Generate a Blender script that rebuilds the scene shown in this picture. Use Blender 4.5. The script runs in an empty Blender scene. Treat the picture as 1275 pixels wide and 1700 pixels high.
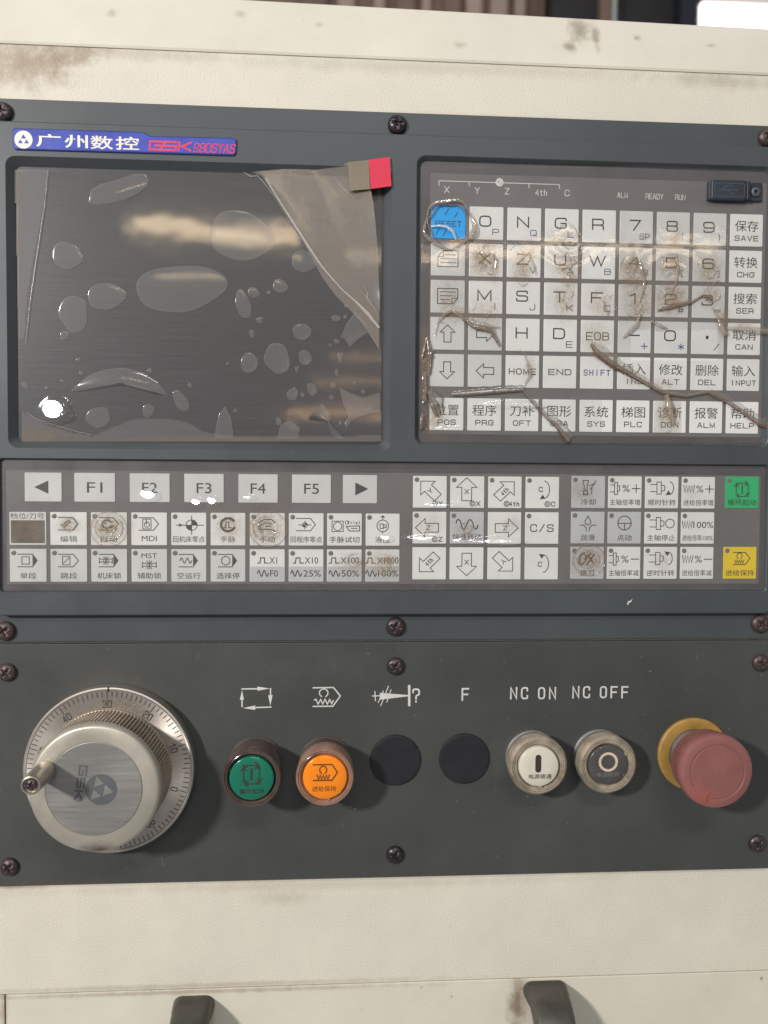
import bpy, bmesh, math, random
from mathutils import Vector, Matrix, noise
from mathutils.geometry import tessellate_polygon
random.seed(7)
C = bpy.context.scene.collection
MM = 0.001
# ------------------------------------------------------------------ camera
F_PX, CX, CY = 1277.0, 637.5, 850.0
DIST = 425.0                                  # mm from the lens to the panel plane
_Y = Vector((-76.33, -45.33, F_PX)).normalized()          # panel normal seen by the camera
_X = Vector((1.0, 0.0068924, 0.0)); _X = (_X - _X.dot(_Y) * _Y).normalized()
_Z = _X.cross(_Y)
cam_d = bpy.data.cameras.new('camera'); cam = bpy.data.objects.new('camera', cam_d); C.objects.link(cam)
bpy.context.scene.camera = cam
r_ = Vector((_X.x, _Y.x, _Z.x)); d_ = Vector((_X.y, _Y.y, _Z.y)); f_ = Vector((_X.z, _Y.z, _Z.z))
rot = Matrix(((r_.x, -d_.x, -f_.x), (r_.y, -d_.y, -f_.y), (r_.z, -d_.z, -f_.z)))
cam.matrix_world = Matrix.Translation((0, -DIST * MM, 0)) @ rot.to_4x4()
cam_d.sensor_fit = 'VERTICAL'; cam_d.sensor_height = 36.0; cam_d.sensor_width = 27.0
cam_d.lens = 36.0 * F_PX / 1700.0
cam_d.clip_start = 0.01; cam_d.clip_end = 100
cam_d.dof.use_dof = True; cam_d.dof.focus_distance = 0.42; cam_d.dof.aperture_fstop = 8.0
# ------------------------------------------------------------------ world and lamps
sc = bpy.context.scene
w = bpy.data.worlds.new("World"); sc.world = w; w.use_nodes = True
bg = w.node_tree.nodes['Background']; bg.inputs[0].default_value = (0.93, 0.97, 1.0, 1); bg.inputs[1].default_value = 0.27
sc.view_settings.view_transform = 'Standard'; sc.view_settings.look = 'None'
sc.view_settings.exposure = 0.0; sc.view_settings.gamma = 1.0
sc.cycles.max_bounces = 8; sc.cycles.transparent_max_bounces = 16
sc.cycles.sample_clamp_indirect = 4.0
def lamp(name, loc, target, sx, sy, power, col):
    l = bpy.data.lights.new(name, 'AREA'); l.shape = 'RECTANGLE'; l.size = sx; l.size_y = sy
    l.energy = power; l.color = col
    o = bpy.data.objects.new(name, l); C.objects.link(o); o.location = loc
    o.rotation_euler = (Vector(target) - Vector(loc)).to_track_quat('-Z', 'Y').to_euler()
    return o
lamp('workshop_window_lamp', (-1.45, -1.62, 0.72), (0, 0, -0.05), 0.17, 0.17, 47, (1.0, 0.97, 0.94))
lamp('roof_light_strip', (0.60, -2.0, 0.745), (0.2, 0, 0), 1.15, 0.030, 0.75, (1.0, 0.76, 0.48))
lamp('roof_light_strip', (-0.38, -2.0, 0.775), (-0.1, 0, 0), 0.5, 0.05, 0.9, (1.0, 0.76, 0.48))
lamp('skylight_lamp', (0.15, -1.9, 1.65), (0, 0, 0), 1.0, 0.14, 15, (0.95, 0.98, 1.0))
for i, (x, z, sx, sy, p) in enumerate(((0.02, 0.225, 0.36, 0.022, 0.14), (0.06, 0.32, 0.30, 0.02, 0.06), (0.10, 0.40, 0.26, 0.02, 0.05))):
    lamp('sunlit_slat_lamp', (x, -2.0, z), (x * 0.5, 0, z * 0.5), sx, sy, p, (1.0, 0.62, 0.34))
# ------------------------------------------------------------------ helpers
def P(u, v, h=0.0):
    """photo pixel -> (x, z) in mm on the plane h mm in front of the panel face"""
    dc = Vector((u - CX, v - CY, F_PX))
    x, y, z = _X.dot(dc), _Y.dot(dc), _Z.dot(dc)
    t = (DIST - h) / y
    return (x * t, z * t)
def V(x, z, h): return Vector((x * MM, -h * MM, z * MM))

def pmat(name, col, rough=0.5, metal=0.0, spec=0.5, var=0.12, vscale=60.0, bump=0.0, bscale=900.0, rvar=0.1,
         stretch=None, stains=(), alpha=1.0, coat=0.0, bdist=0.0002, specks=0.0, stain_scale=90.0, trans=0.0, emit=0.0):
    m = bpy.data.materials.new(name); m.use_nodes = True
    nt = m.node_tree; N = nt.nodes; L = nt.links
    b = N['Principled BSDF']
    b.inputs['Roughness'].default_value = rough; b.inputs['Metallic'].default_value = metal
    b.inputs['Specular IOR Level'].default_value = spec
    b.inputs['Coat Weight'].default_value = coat
    b.inputs['Transmission Weight'].default_value = trans
    if emit: b.inputs['Emission Color'].default_value = (*col, 1); b.inputs['Emission Strength'].default_value = emit
    tc = N.new('ShaderNodeTexCoord'); vec = tc.outputs['Object']
    if stretch:
        mp = N.new('ShaderNodeMapping'); mp.inputs['Scale'].default_value = stretch; L.new(vec, mp.inputs[0]); svec = mp.outputs[0]
    else: svec = vec
    n1 = N.new('ShaderNodeTexNoise'); n1.inputs['Scale'].default_value = vscale; n1.inputs['Detail'].default_value = 6
    n1.inputs['Roughness'].default_value = 0.65
    L.new(svec, n1.inputs['Vector'])
    ra = N.new('ShaderNodeMapRange'); ra.inputs[1].default_value = 0.3; ra.inputs[2].default_value = 0.7
    ra.inputs[3].default_value = 1 - var; ra.inputs[4].default_value = 1 + var
    L.new(n1.outputs[0], ra.inputs[0])
    mx = N.new('ShaderNodeVectorMath'); mx.operation = 'SCALE'; mx.inputs[0].default_value = col
    L.new(ra.outputs[0], mx.inputs['Scale'])
    out = mx.outputs[0]
    def mixc(fac, c2):
        nonlocal out
        k = N.new('ShaderNodeMix'); k.data_type = 'RGBA'
        L.new(fac, k.inputs[0]); L.new(out, k.inputs[6]); k.inputs[7].default_value = (*c2, 1); out = k.outputs[2]
    if stains:
        n2 = N.new('ShaderNodeTexNoise'); n2.inputs['Scale'].default_value = stain_scale; n2.inputs['Detail'].default_value = 8
        n2.inputs['Roughness'].default_value = 0.7
        L.new(vec, n2.inputs['Vector'])
        for (x, z, rx, rz, s, c2) in stains:
            su = N.new('ShaderNodeVectorMath'); su.operation = 'SUBTRACT'; L.new(vec, su.inputs[0]); su.inputs[1].default_value = (x * MM, 0, z * MM)
            sl = N.new('ShaderNodeVectorMath'); sl.operation = 'MULTIPLY'; L.new(su.outputs[0], sl.inputs[0]); sl.inputs[1].default_value = (1 / (rx * MM), 0, 1 / (rz * MM))
            ln = N.new('ShaderNodeVectorMath'); ln.operation = 'LENGTH'; L.new(sl.outputs[0], ln.inputs[0])
            ad = N.new('ShaderNodeMath'); ad.operation = 'MULTIPLY_ADD'; L.new(n2.outputs[0], ad.inputs[0]); ad.inputs[1].default_value = -2.2
            L.new(ln.outputs['Value'], ad.inputs[2])
            mr = N.new('ShaderNodeMapRange'); mr.interpolation_type = 'SMOOTHSTEP'
            mr.inputs[1].default_value = -1.15; mr.inputs[2].default_value = 0.25; mr.inputs[3].default_value = s; mr.inputs[4].default_value = 0
            L.new(ad.outputs[0], mr.inputs[0]); mixc(mr.outputs[0], c2)
    if specks:
        n3 = N.new('ShaderNodeTexNoise'); n3.inputs['Scale'].default_value = 420; n3.inputs['Detail'].default_value = 3; L.new(vec, n3.inputs['Vector'])
        mr = N.new('ShaderNodeMapRange'); mr.inputs[1].default_value = 0.70; mr.inputs[2].default_value = 0.76; mr.inputs[3].default_value = 0; mr.inputs[4].default_value = specks
        L.new(n3.outputs[0], mr.inputs[0]); mixc(mr.outputs[0], (0.35, 0.34, 0.31))
        mr = N.new('ShaderNodeMapRange'); mr.inputs[1].default_value = 0.30; mr.inputs[2].default_value = 0.24; mr.inputs[3].default_value = 0; mr.inputs[4].default_value = specks
        L.new(n3.outputs[0], mr.inputs[0]); mixc(mr.outputs[0], (0.02, 0.018, 0.016))
    L.new(out, b.inputs['Base Color'])
    rr = N.new('ShaderNodeMapRange'); rr.inputs[1].default_value = 0.3; rr.inputs[2].default_value = 0.7
    rr.inputs[3].default_value = max(0.02, rough - rvar); rr.inputs[4].default_value = min(1, rough + rvar)
    L.new(n1.outputs[0], rr.inputs[0]); L.new(rr.outputs[0], b.inputs['Roughness'])
    if bump:
        n4 = N.new('ShaderNodeTexNoise'); n4.inputs['Scale'].default_value = bscale; n4.inputs['Detail'].default_value = 2
        L.new(svec, n4.inputs['Vector'])
        bp = N.new('ShaderNodeBump'); bp.inputs['Strength'].default_value = bump; bp.inputs['Distance'].default_value = bdist
        L.new(n4.outputs[0], bp.inputs['Height']); L.new(bp.outputs[0], b.inputs['Normal'])
    return m

def filmmat(name, tint=(0.33, 0.215, 0.115), haze=0.03, hazecol=(0.5, 0.47, 0.43), rough=0.06, refl=1.0, bump=0.25, bscale=70.0, dirtgain=1.0):
    """thin clear plastic: see-through, fresnel gloss, grime held in the point attribute 'dirt', dull lift in 'lift'"""
    m = bpy.data.materials.new(name); m.use_nodes = True
    nt = m.node_tree; N = nt.nodes; L = nt.links
    N.remove(N['Principled BSDF']); out = N['Material Output']
    tc = N.new('ShaderNodeTexCoord')
    at = N.new('ShaderNodeAttribute'); at.attribute_name = 'dirt'
    al = N.new('ShaderNodeAttribute'); al.attribute_name = 'lift'
    nz = N.new('ShaderNodeTexNoise'); nz.inputs['Scale'].default_value = 260; nz.inputs['Detail'].default_value = 7; nz.inputs['Roughness'].default_value = 0.7
    nz.inputs['Distortion'].default_value = 1.6
    L.new(tc.outputs['Object'], nz.inputs['Vector'])
    mr = N.new('ShaderNodeMapRange'); mr.inputs[1].default_value = 0.36; mr.inputs[2].default_value = 0.68; mr.inputs[3].default_value = 0.10; mr.inputs[4].default_value = 1.0
    L.new(nz.outputs[0], mr.inputs[0])
    nw = N.new('ShaderNodeTexNoise'); nw.inputs['Scale'].default_value = 170; nw.inputs['Detail'].default_value = 3; nw.inputs['Distortion'].default_value = 2.5
    L.new(tc.outputs['Object'], nw.inputs['Vector'])
    sb = N.new('ShaderNodeMath'); sb.operation = 'SUBTRACT'; L.new(nw.outputs[0], sb.inputs[0]); sb.inputs[1].default_value = 0.5
    ab = N.new('ShaderNodeMath'); ab.operation = 'ABSOLUTE'; L.new(sb.outputs[0], ab.inputs[0])
    ml = N.new('ShaderNodeMapRange'); ml.inputs[1].default_value = 0.0; ml.inputs[2].default_value = 0.035; ml.inputs[3].default_value = 0.75; ml.inputs[4].default_value = 0.0; L.new(ab.outputs[0], ml.inputs[0])
    m_a = N.new('ShaderNodeMath'); m_a.operation = 'ADD'; L.new(mr.outputs[0], m_a.inputs[0]); L.new(ml.outputs[0], m_a.inputs[1]); mr = m_a
    mu = N.new('ShaderNodeMath'); mu.operation = 'MULTIPLY'; L.new(at.outputs['Fac'], mu.inputs[0]); L.new(mr.outputs[0], mu.inputs[1])
    mg = N.new('ShaderNodeMath'); mg.operation = 'MULTIPLY'; mg.use_clamp = True; L.new(mu.outputs[0], mg.inputs[0]); mg.inputs[1].default_value = dirtgain
    tr = N.new('ShaderNodeBsdfTransparent')
    hz = N.new('ShaderNodeBsdfDiffuse'); hz.inputs[0].default_value = (*hazecol, 1)
    ha = N.new('ShaderNodeMath'); ha.operation = 'ADD'; ha.use_clamp = True; ha.inputs[1].default_value = haze; L.new(al.outputs['Fac'], ha.inputs[0])
    m0 = N.new('ShaderNodeMixShader'); L.new(ha.outputs[0], m0.inputs[0]); L.new(tr.outputs[0], m0.inputs[1]); L.new(hz.outputs[0], m0.inputs[2])
    df = N.new('ShaderNodeBsdfDiffuse'); df.inputs[0].default_value = (*tint, 1)
    m1 = N.new('ShaderNodeMixShader'); L.new(mg.outputs[0], m1.inputs[0]); L.new(m0.outputs[0], m1.inputs[1]); L.new(df.outputs[0], m1.inputs[2])
    fr = N.new('ShaderNodeFresnel')
    ge = N.new('ShaderNodeNewGeometry'); io = N.new('ShaderNodeMapRange'); io.inputs[3].default_value = 1.5; io.inputs[4].default_value = 1 / 1.5
    L.new(ge.outputs['Backfacing'], io.inputs[0]); L.new(io.outputs[0], fr.inputs[0])
    fm = N.new('ShaderNodeMath'); fm.operation = 'MULTIPLY'; fm.use_clamp = True; fm.inputs[1].default_value = 1.7 * refl; L.new(fr.outputs[0], fm.inputs[0])
    gl = N.new('ShaderNodeBsdfGlossy'); gl.inputs['Roughness'].default_value = rough
    n2 = N.new('ShaderNodeTexNoise'); n2.inputs['Scale'].default_value = bscale; n2.inputs['Detail'].default_value = 4; L.new(tc.outputs['Object'], n2.inputs['Vector'])
    bp = N.new('ShaderNodeBump'); bp.inputs['Strength'].default_value = bump; bp.inputs['Distance'].default_value = 0.0006
    L.new(n2.outputs[0], bp.inputs['Height'])
    L.new(bp.outputs[0], gl.inputs['Normal']); L.new(bp.outputs[0], fr.inputs['Normal'])
    m2 = N.new('ShaderNodeMixShader'); L.new(fm.outputs[0], m2.inputs[0]); L.new(m1.outputs[0], m2.inputs[1]); L.new(gl.outputs[0], m2.inputs[2])
    L.new(m2.outputs[0], out.inputs[0])
    return m

def turned(m, amount):
    nt = m.node_tree; b = nt.nodes['Principled BSDF']; b.inputs['Anisotropic'].default_value = amount
    t = nt.nodes.new('ShaderNodeTangent'); t.direction_type = 'RADIAL'; t.axis = 'Y'; nt.links.new(t.outputs[0], b.inputs['Tangent'])
class MB:
    """collects geometry in panel millimetres: x right, z up, h towards the camera"""
    def __init__(s): s.v = []; s.f = []; s.k = 0.0; s.at = {}
    def add(s, vs, fs):
        o = len(s.v); s.v += vs; s.f += [tuple(i + o for i in f) for f in fs]; return o
    def lathe(s, prof, c=(0, 0), n=48, cap=True, rmod=None, axis=None, ph=0.0):
        vs = []; fs = []
        for (r, h, *fl) in prof:
            for i in range(n):
                a = 2 * math.pi * i / n + ph
                rr = r * (rmod(i, a) if (rmod and fl) else 1)
                vs.append((c[0] + rr * math.cos(a), c[1] + rr * math.sin(a), h))
        for k in range(len(prof) - 1):
            for i in range(n):
                j = (i + 1) % n
                fs.append((k * n + i, k * n + j, (k + 1) * n + j, (k + 1) * n + i))
        if cap: fs.append(tuple((len(prof) - 1) * n + i for i in range(n)))
        s.add(vs, fs)
    def loft(s, loops, cap=True):
        n = len(loops[0][0]); vs = []; fs = []
        for lp, h in loops: vs += [(p[0], p[1], h) for p in lp]
        for k in range(len(loops) - 1):
            for i in range(n):
                j = (i + 1) % n
                fs.append((k * n + i, k * n + j, (k + 1) * n + j, (k + 1) * n + i))
        if cap: fs.append(tuple((len(loops) - 1) * n + i for i in range(n)))
        s.add(vs, fs)
    def poly(s, pts, h, holes=()):
        ls = [[Vector((p[0], p[1], 0)) for p in q] for q in (pts, *holes)]
        tri = tessellate_polygon(ls); fl = [p for q in ls for p in q]
        s.add([(p.x, p.y, h) for p in fl], [tuple(t) for t in tri])
    def slab(s, x0, z0, x1, z1, h0, h1, r=0.5, bev=0.2, n=4):
        s.loft([(rrect(x0, z0, x1, z1, r, n), h0), (rrect(x0, z0, x1, z1, r, n), h1 - bev),
                (rrect(x0 + bev * .35, z0 + bev * .35, x1 - bev * .35, z1 - bev * .35, r, n), h1 - bev * .35),
                (rrect(x0 + bev, z0 + bev, x1 - bev, z1 - bev, r, n), h1)])
    def prism(s, pts, h0, h1, bev=0.2):
        c = (sum(p[0] for p in pts) / len(pts), sum(p[1] for p in pts) / len(pts))
        q = inset(pts, bev)
        s.loft([(pts, h0), (pts, h1 - bev), (q, h1)], cap=False); s.poly(q, h1)
    def box(s, x0, z0, h0, x1, z1, h1):
        vs = [(x, z, h) for h in (h0, h1) for (x, z) in ((x0, z0), (x1, z0), (x1, z1), (x0, z1))]
        s.add(vs, [(0, 1, 5, 4), (1, 2, 6, 5), (2, 3, 7, 6), (3, 0, 4, 7), (4, 5, 6, 7), (3, 2, 1, 0)])
    def ribbon(s, pts, wd, h, closed=False):
        s.k += 0.007; h = h + s.k
        n = len(pts)
        if n < 2: return
        P_ = [Vector(p) for p in pts]; vs = []
        for i in range(n):
            a = P_[i - 1] if (i > 0 or closed) else None
            b = P_[(i + 1) % n] if (i < n - 1 or closed) else None
            d1 = (P_[i] - a).normalized() if a is not None and (P_[i] - a).length > 1e-9 else None
            d2 = (b - P_[i]).normalized() if b is not None and (b - P_[i]).length > 1e-9 else None
            d1 = d1 or d2; d2 = d2 or d1
            if d1 is None: d1 = d2 = Vector((1, 0))
            t = (d1 + d2)
            t = t.normalized() if t.length > 1e-6 else d1
            nn = Vector((-t.y, t.x)); k = 1 / max(0.45, nn.dot(Vector((-d1.y, d1.x))))
            p = P_[i]
            if not closed and i == 0: p = p - d2 * wd * .5
            if not closed and i == n - 1: p = p + d1 * wd * .5
            vs.append((*(p + nn * wd * .5 * k), h)); vs.append((*(p - nn * wd * .5 * k), h))
        fs = [(2 * i, 2 * i + 1, (2 * i + 3) % (2 * n), (2 * i + 2) % (2 * n)) for i in range(n if closed else n - 1)]
        s.add(vs, fs)
    def build(s, name, m, parent=None, smooth=False, label=None, origin=None, angle=None):
        base = parent.get('_o') if parent is not None else None
        o0 = Vector(base) if base is not None else Vector((0, 0, 0))
        if origin is not None: o0 = origin
        me = bpy.data.meshes.new(name)
        me.from_pydata([V(*p) - o0 for p in s.v], [], s.f)
        bm = bmesh.new(); bm.from_mesh(me); bmesh.ops.recalc_face_normals(bm, faces=bm.faces) if smooth != 'flat' else None
        bm.to_mesh(me); bm.free()
        for k, vals in s.at.items():
            a = me.attributes.new(k, 'FLOAT', 'POINT')
            a.data.foreach_set('value', vals)
        me.materials.append(m)
        if smooth is True:
            me.shade_smooth() if hasattr(me, 'shade_smooth') else None
            if angle: me.set_sharp_from_angle(angle=math.radians(angle))
        ob = bpy.data.objects.new(name, me); C.objects.link(ob)
        if parent is not None:
            ob.parent = parent; ob['_o'] = tuple(o0)
        else: ob['_o'] = tuple(o0)
        if label: ob['label'] = label
        return ob
def thing(name, x, z, h, label, cat, group=None):
    o = bpy.data.objects.new(name, None); C.objects.link(o); o.empty_display_size = 0.01
    o.location = V(x, z, h); o['_o'] = tuple(V(x, z, h)); o['label'] = label; o['category'] = cat
    if group: o['group'] = group
    return o
def rrect(x0, z0, x1, z1, r, n=4):
    pts = []
    for (cx, cz, a0) in ((x1 - r, z1 - r, 0), (x0 + r, z1 - r, 90), (x0 + r, z0 + r, 180), (x1 - r, z0 + r, 270)):
        for i in range(n + 1):
            a = math.radians(a0 + 90 * i / n); pts.append((cx + r * math.cos(a), cz + r * math.sin(a)))
    return pts
def inset(pts, d):
    n = len(pts); out = []
    ar = sum(pts[i][0] * pts[(i + 1) % n][1] - pts[(i + 1) % n][0] * pts[i][1] for i in range(n))
    sg = 1 if ar > 0 else -1
    for i in range(n):
        a, b, c = Vector(pts[i - 1]), Vector(pts[i]), Vector(pts[(i + 1) % n])
        d1 = (b - a).normalized(); d2 = (c - b).normalized()
        n1 = Vector((-d1.y, d1.x)) * sg; n2 = Vector((-d2.y, d2.x)) * sg
        m = n1 + n2; m = m / max(0.3, m.dot(n1)) if m.length > 1e-6 else n1
        q = b + m * d; out.append((q.x, q.y))
    return out
def smooth_path(pts, r, n=4, closed=False):
    """round the corners flagged with a third value; r in the same units"""
    out = []; N_ = len(pts)
    for i, p in enumerate(pts):
        if len(p) > 2 and p[2] and (closed or 0 < i < N_ - 1):
            a, b, c = Vector(pts[i - 1][:2]), Vector(p[:2]), Vector(pts[(i + 1) % N_][:2])
            d1, d2 = a - b, c - b
            k = min(r, d1.length * .5, d2.length * .5)
            s1, s2 = b + d1.normalized() * k, b + d2.normalized() * k
            for j in range(n + 1):
                t = j / n; q = s1 * (1 - t) ** 2 + b * 2 * t * (1 - t) + s2 * t * t
                out.append((q.x, q.y))
        else: out.append((p[0], p[1]))
    return out
def arc(cx, cy, rx, ry, a0, a1, n=18):
    return [(cx + rx * math.cos(math.radians(a0 + (a1 - a0) * i / n)), cy + ry * math.sin(math.radians(a0 + (a1 - a0) * i / n))) for i in range(n + 1)]
# --- a single-stroke squarish alphabet (y up, unit box); flag 1 = rounded corner; 'c' = closed
_ = 1
GL = {
 'A': [[(0, 0), (.44, 1), (.56, 1), (1, 0)], [(.2, .33), (.8, .33)]],
 'B': [[(0, .52), (.95, .52, _), (.95, 1, _), (0, 1), (0, 0), (1, 0, _), (1, .52, _), (.6, .52)]],
 'C': [[(1, .74), (1, 1, _), (0, 1, _), (0, 0, _), (1, 0, _), (1, .26)]],
 'D': ['c', [(0, 0), (0, 1), (1, 1, _), (1, 0, _)]],
 'E': [[(1, 1), (0, 1), (0, 0), (1, 0)], [(0, .5), (.88, .5)]],
 'F': [[(1, 1), (0, 1), (0, 0)], [(0, .5), (.85, .5)]],
 'G': [[(1, .78), (1, 1, _), (0, 1, _), (0, 0, _), (1, 0, _), (1, .48), (.55, .48)]],
 'H': [[(0, 0), (0, 1)], [(1, 0), (1, 1)], [(0, .5), (1, .5)]],
 'I': [[(.5, 0), (.5, 1)]],
 'J': [[(.9, 1), (.9, 0, _), (.1, 0, _), (.1, .28)]],
 'K': [[(0, 0), (0, 1)], [(1, 1), (.28, .5), (1, 0)], [(0, .5), (.28, .5)]],
 'L': [[(0, 1), (0, 0), (.95, 0)]],
 'M': [[(0, 0), (0, 1), (.5, .1), (1, 1), (1, 0)]],
 'N': [[(0, 0), (0, 1), (1, 0), (1, 1)]],
 'O': ['c', [(0, 0, _), (0, 1, _), (1, 1, _), (1, 0, _)]],
 'P': [[(0, 0), (0, 1), (1, 1, _), (1, .42, _), (0, .42)]],
 'Q': ['c', [(0, 0, _), (0, 1, _), (1, 1, _), (1, 0, _)], 'o', [(.6, .3), (1, -.08)]],
 'R': [[(0, 0), (0, 1), (1, 1, _), (1, .42, _), (0, .42)], [(.78, .42), (1, .3, _), (1, 0)]],
 'S': [[(.97, .8), (.97, 1, _), (0, 1, _), (0, .52, _), (1, .52, _), (1, 0, _), (0, 0, _), (0, .22)]],
 'T': [[(0, 1), (1, 1)], [(.5, 1), (.5, 0)]],
 'U': [[(0, 1), (0, 0, _), (1, 0, _), (1, 1)]],
 'V': [[(0, 1), (.5, 0), (1, 1)]],
 'W': [[(0, 1), (.26, 0), (.5, .95), (.74, 0), (1, 1)]],
 'X': [[(0, 0), (1, 1)], [(0, 1), (1, 0)]],
 'Y': [[(0, 1), (.5, .5), (1, 1)], [(.5, .5), (.5, 0)]],
 'Z': [[(0, 1), (1, 1), (0, 0), (1, 0)]],
 '0': ['c', [(0, 0, _), (0, 1, _), (1, 1, _), (1, 0, _)]],
 '1': [[(.2, .78), (.6, 1), (.6, 0)]],
 '2': [[(0, .75), (0, 1, _), (1, 1, _), (1, .54, _), (0, .46, _), (0, 0), (1, 0)]],
 '3': [[(0, .8), (0, 1, _), (.97, 1, _), (.97, .52, _), (.4, .52)], [(.8, .52), (1, .5, _), (1, 0, _), (0, 0, _), (0, .2)]],
 '4': [[(.75, 0), (.75, 1), (0, .3), (1, .3)]],
 '5': [[(.95, 1), (.05, 1), (.03, .56), (1, .58, _), (1, 0, _), (0, 0, _), (0, .2)]],
 '6': [[(.95, .82), (.95, 1, _), (0, 1, _), (0, 0, _), (1, 0, _), (1, .57, _), (0, .57)]],
 '7': [[(0, 1), (1, 1), (.35, 0)]],
 '8': ['c', [(.03, .52, _), (.03, 1, _), (.97, 1, _), (.97, .52, _)], [(0, .52, _), (0, 0, _), (1, 0, _), (1, .52, _)]],
 '9': [[(.05, .18), (.05, 0, _), (1, 0, _), (1, 1, _), (0, 1, _), (0, .43, _), (1, .43)]],
 '%': [[(.15, 0), (.85, 1)], 'c', [(0, .6, _), (0, 1, _), (.36, 1, _), (.36, .6, _)], [(.64, 0, _), (.64, .4, _), (1, .4, _), (1, 0, _)]],
 '+': [[(0, .5), (1, .5)], [(.5, .0), (.5, 1)]], '-': [[(0, .5), (1, .5)]], '/': [[(.1, -.05), (.9, 1.05)]],
 '(': [[(.7, 1.1), (.35, .8, _), (.35, .2, _), (.7, -.1)]], ')': [[(.3, 1.1), (.65, .8, _), (.65, .2, _), (.3, -.1)]],
 '[': [[(.8, 1), (.3, 1), (.3, 0), (.8, 0)]], ']': [[(.2, 1), (.7, 1), (.7, 0), (.2, 0)]],
 '.': [[(.44, .42), (.56, .42)]], ',': [[(.5, .14), (.42, -.12)]], '=': [[(0, .35), (1, .35)], [(0, .65), (1, .65)]],
 '#': [[(.2, 0), (.4, 1)], [(.6, 0), (.8, 1)], [(.02, .33), (.9, .33)], [(.1, .67), (.98, .67)]],
 '*': [[(.5, 0), (.5, 1)], [(.05, .25), (.95, .75)], [(.05, .75), (.95, .25)]],
 '@': [[(.72, .3), (.72, .7, _), (.3, .7, _), (.3, .3, _), (1, .25, _), (1, 1, _), (0, 1, _), (0, 0, _), (.9, 0)]],
 '?': [[(0, .75), (0, 1, _), (1, 1, _), (1, .55, _), (.5, .5, _), (.5, .25)], [(.5, .04), (.5, 0)]],
 't': [[(.45, .95), (.45, 0, _), (.9, 0)], [(.1, .66), (.85, .66)]], 'h': [[(.05, 1), (.05, 0)], [(.05, .64), (.9, .64, _), (.9, 0)]],
 'r': [[(.2, .66), (.2, 0)], [(.2, .6), (.8, .66)]], 'i': [[(.5, .66), (.5, 0)], [(.5, .95), (.5, .9)]],
 'a': [[(.1, .66), (.85, .66, _), (.85, 0), (.1, 0, _), (.1, .36, _), (.85, .36)]], 'l': [[(.5, 1), (.5, 0)]],
 ' ': [], '$': [[(1, 1), (0, 1), (0, .5), (1, .5), (1, 0), (0, 0)]], '&': [[(1, 1), (0, 1), (0, 0), (1, 0), (1, .5), (.45, .5)]],
}
def stroke_text(mb, s, cx, cz, hgt, cw, gap, sw, h, rot=0.0, slant=0.0, rnd=0.32, n=4):
    """text centred on (cx, cz); hgt, cw, gap, sw in mm"""
    tot = len(s) * cw + (len(s) - 1) * gap; ca, sa = math.cos(rot), math.sin(rot)
    for i, ch in enumerate(s):
        x0 = -tot / 2 + i * (cw + gap); closed = False
        for g in GL[ch]:
            if g == 'c': closed = True; continue
            if g == 'o': closed = False; continue
            pts = [((p[0]) * (cw - sw) + sw / 2, p[1] * (hgt - sw) + sw / 2, *(p[2:])) for p in g]
            pts = smooth_path(pts, rnd * min(cw, hgt), n, closed)
            q = []
            for (x, y) in pts:
                X = x0 + x + slant * y; Y = y - hgt / 2
                q.append((cx + X * ca - Y * sa, cz + X * sa + Y * ca))
            mb.ribbon(q, sw, h, closed)
_cjk = {}
def cjk_text(mb, s, cx, cz, wd, hgt, h, bold=0.0, rot=0.0, slant=0.0):
    """Chinese lettering from Blender's own built-in typeface, fitted to wd x hgt mm"""
    key = (s, bold)
    if key not in _cjk:
        cu = bpy.data.curves.new('lettering', 'FONT'); cu.body = s; cu.size = 1; cu.resolution_u = 3; cu.offset = bold; cu.space_character = 1.0
        ob = bpy.data.objects.new('lettering', cu); C.objects.link(ob)
        bpy.context.view_layer.update()
        dg = bpy.context.evaluated_depsgraph_get(); me = ob.evaluated_get(dg).to_mesh()
        vs = [(v.co.x, v.co.y) for v in me.vertices]; fs = [tuple(p.vertices) for p in me.polygons]
        ob.evaluated_get(dg).to_mesh_clear(); bpy.data.objects.remove(ob); bpy.data.curves.remove(cu)
        _cjk[key] = (vs, fs)
    vs, fs = _cjk[key]
    if not vs: return
    x0, x1 = min(v[0] for v in vs), max(v[0] for v in vs); y0, y1 = min(v[1] for v in vs), max(v[1] for v in vs)
    ca, sa = math.cos(rot), math.sin(rot); q = []
    mb.k += 0.007
    for (x, y) in vs:
        Y = ((y - y0) / (y1 - y0) - .5) * hgt; X = ((x - x0) / (x1 - x0) - .5) * wd + slant * Y
        q.append((cx + X * ca - Y * sa, cz + X * sa + Y * ca, h + mb.k))
    mb.add(q, fs)
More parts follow.
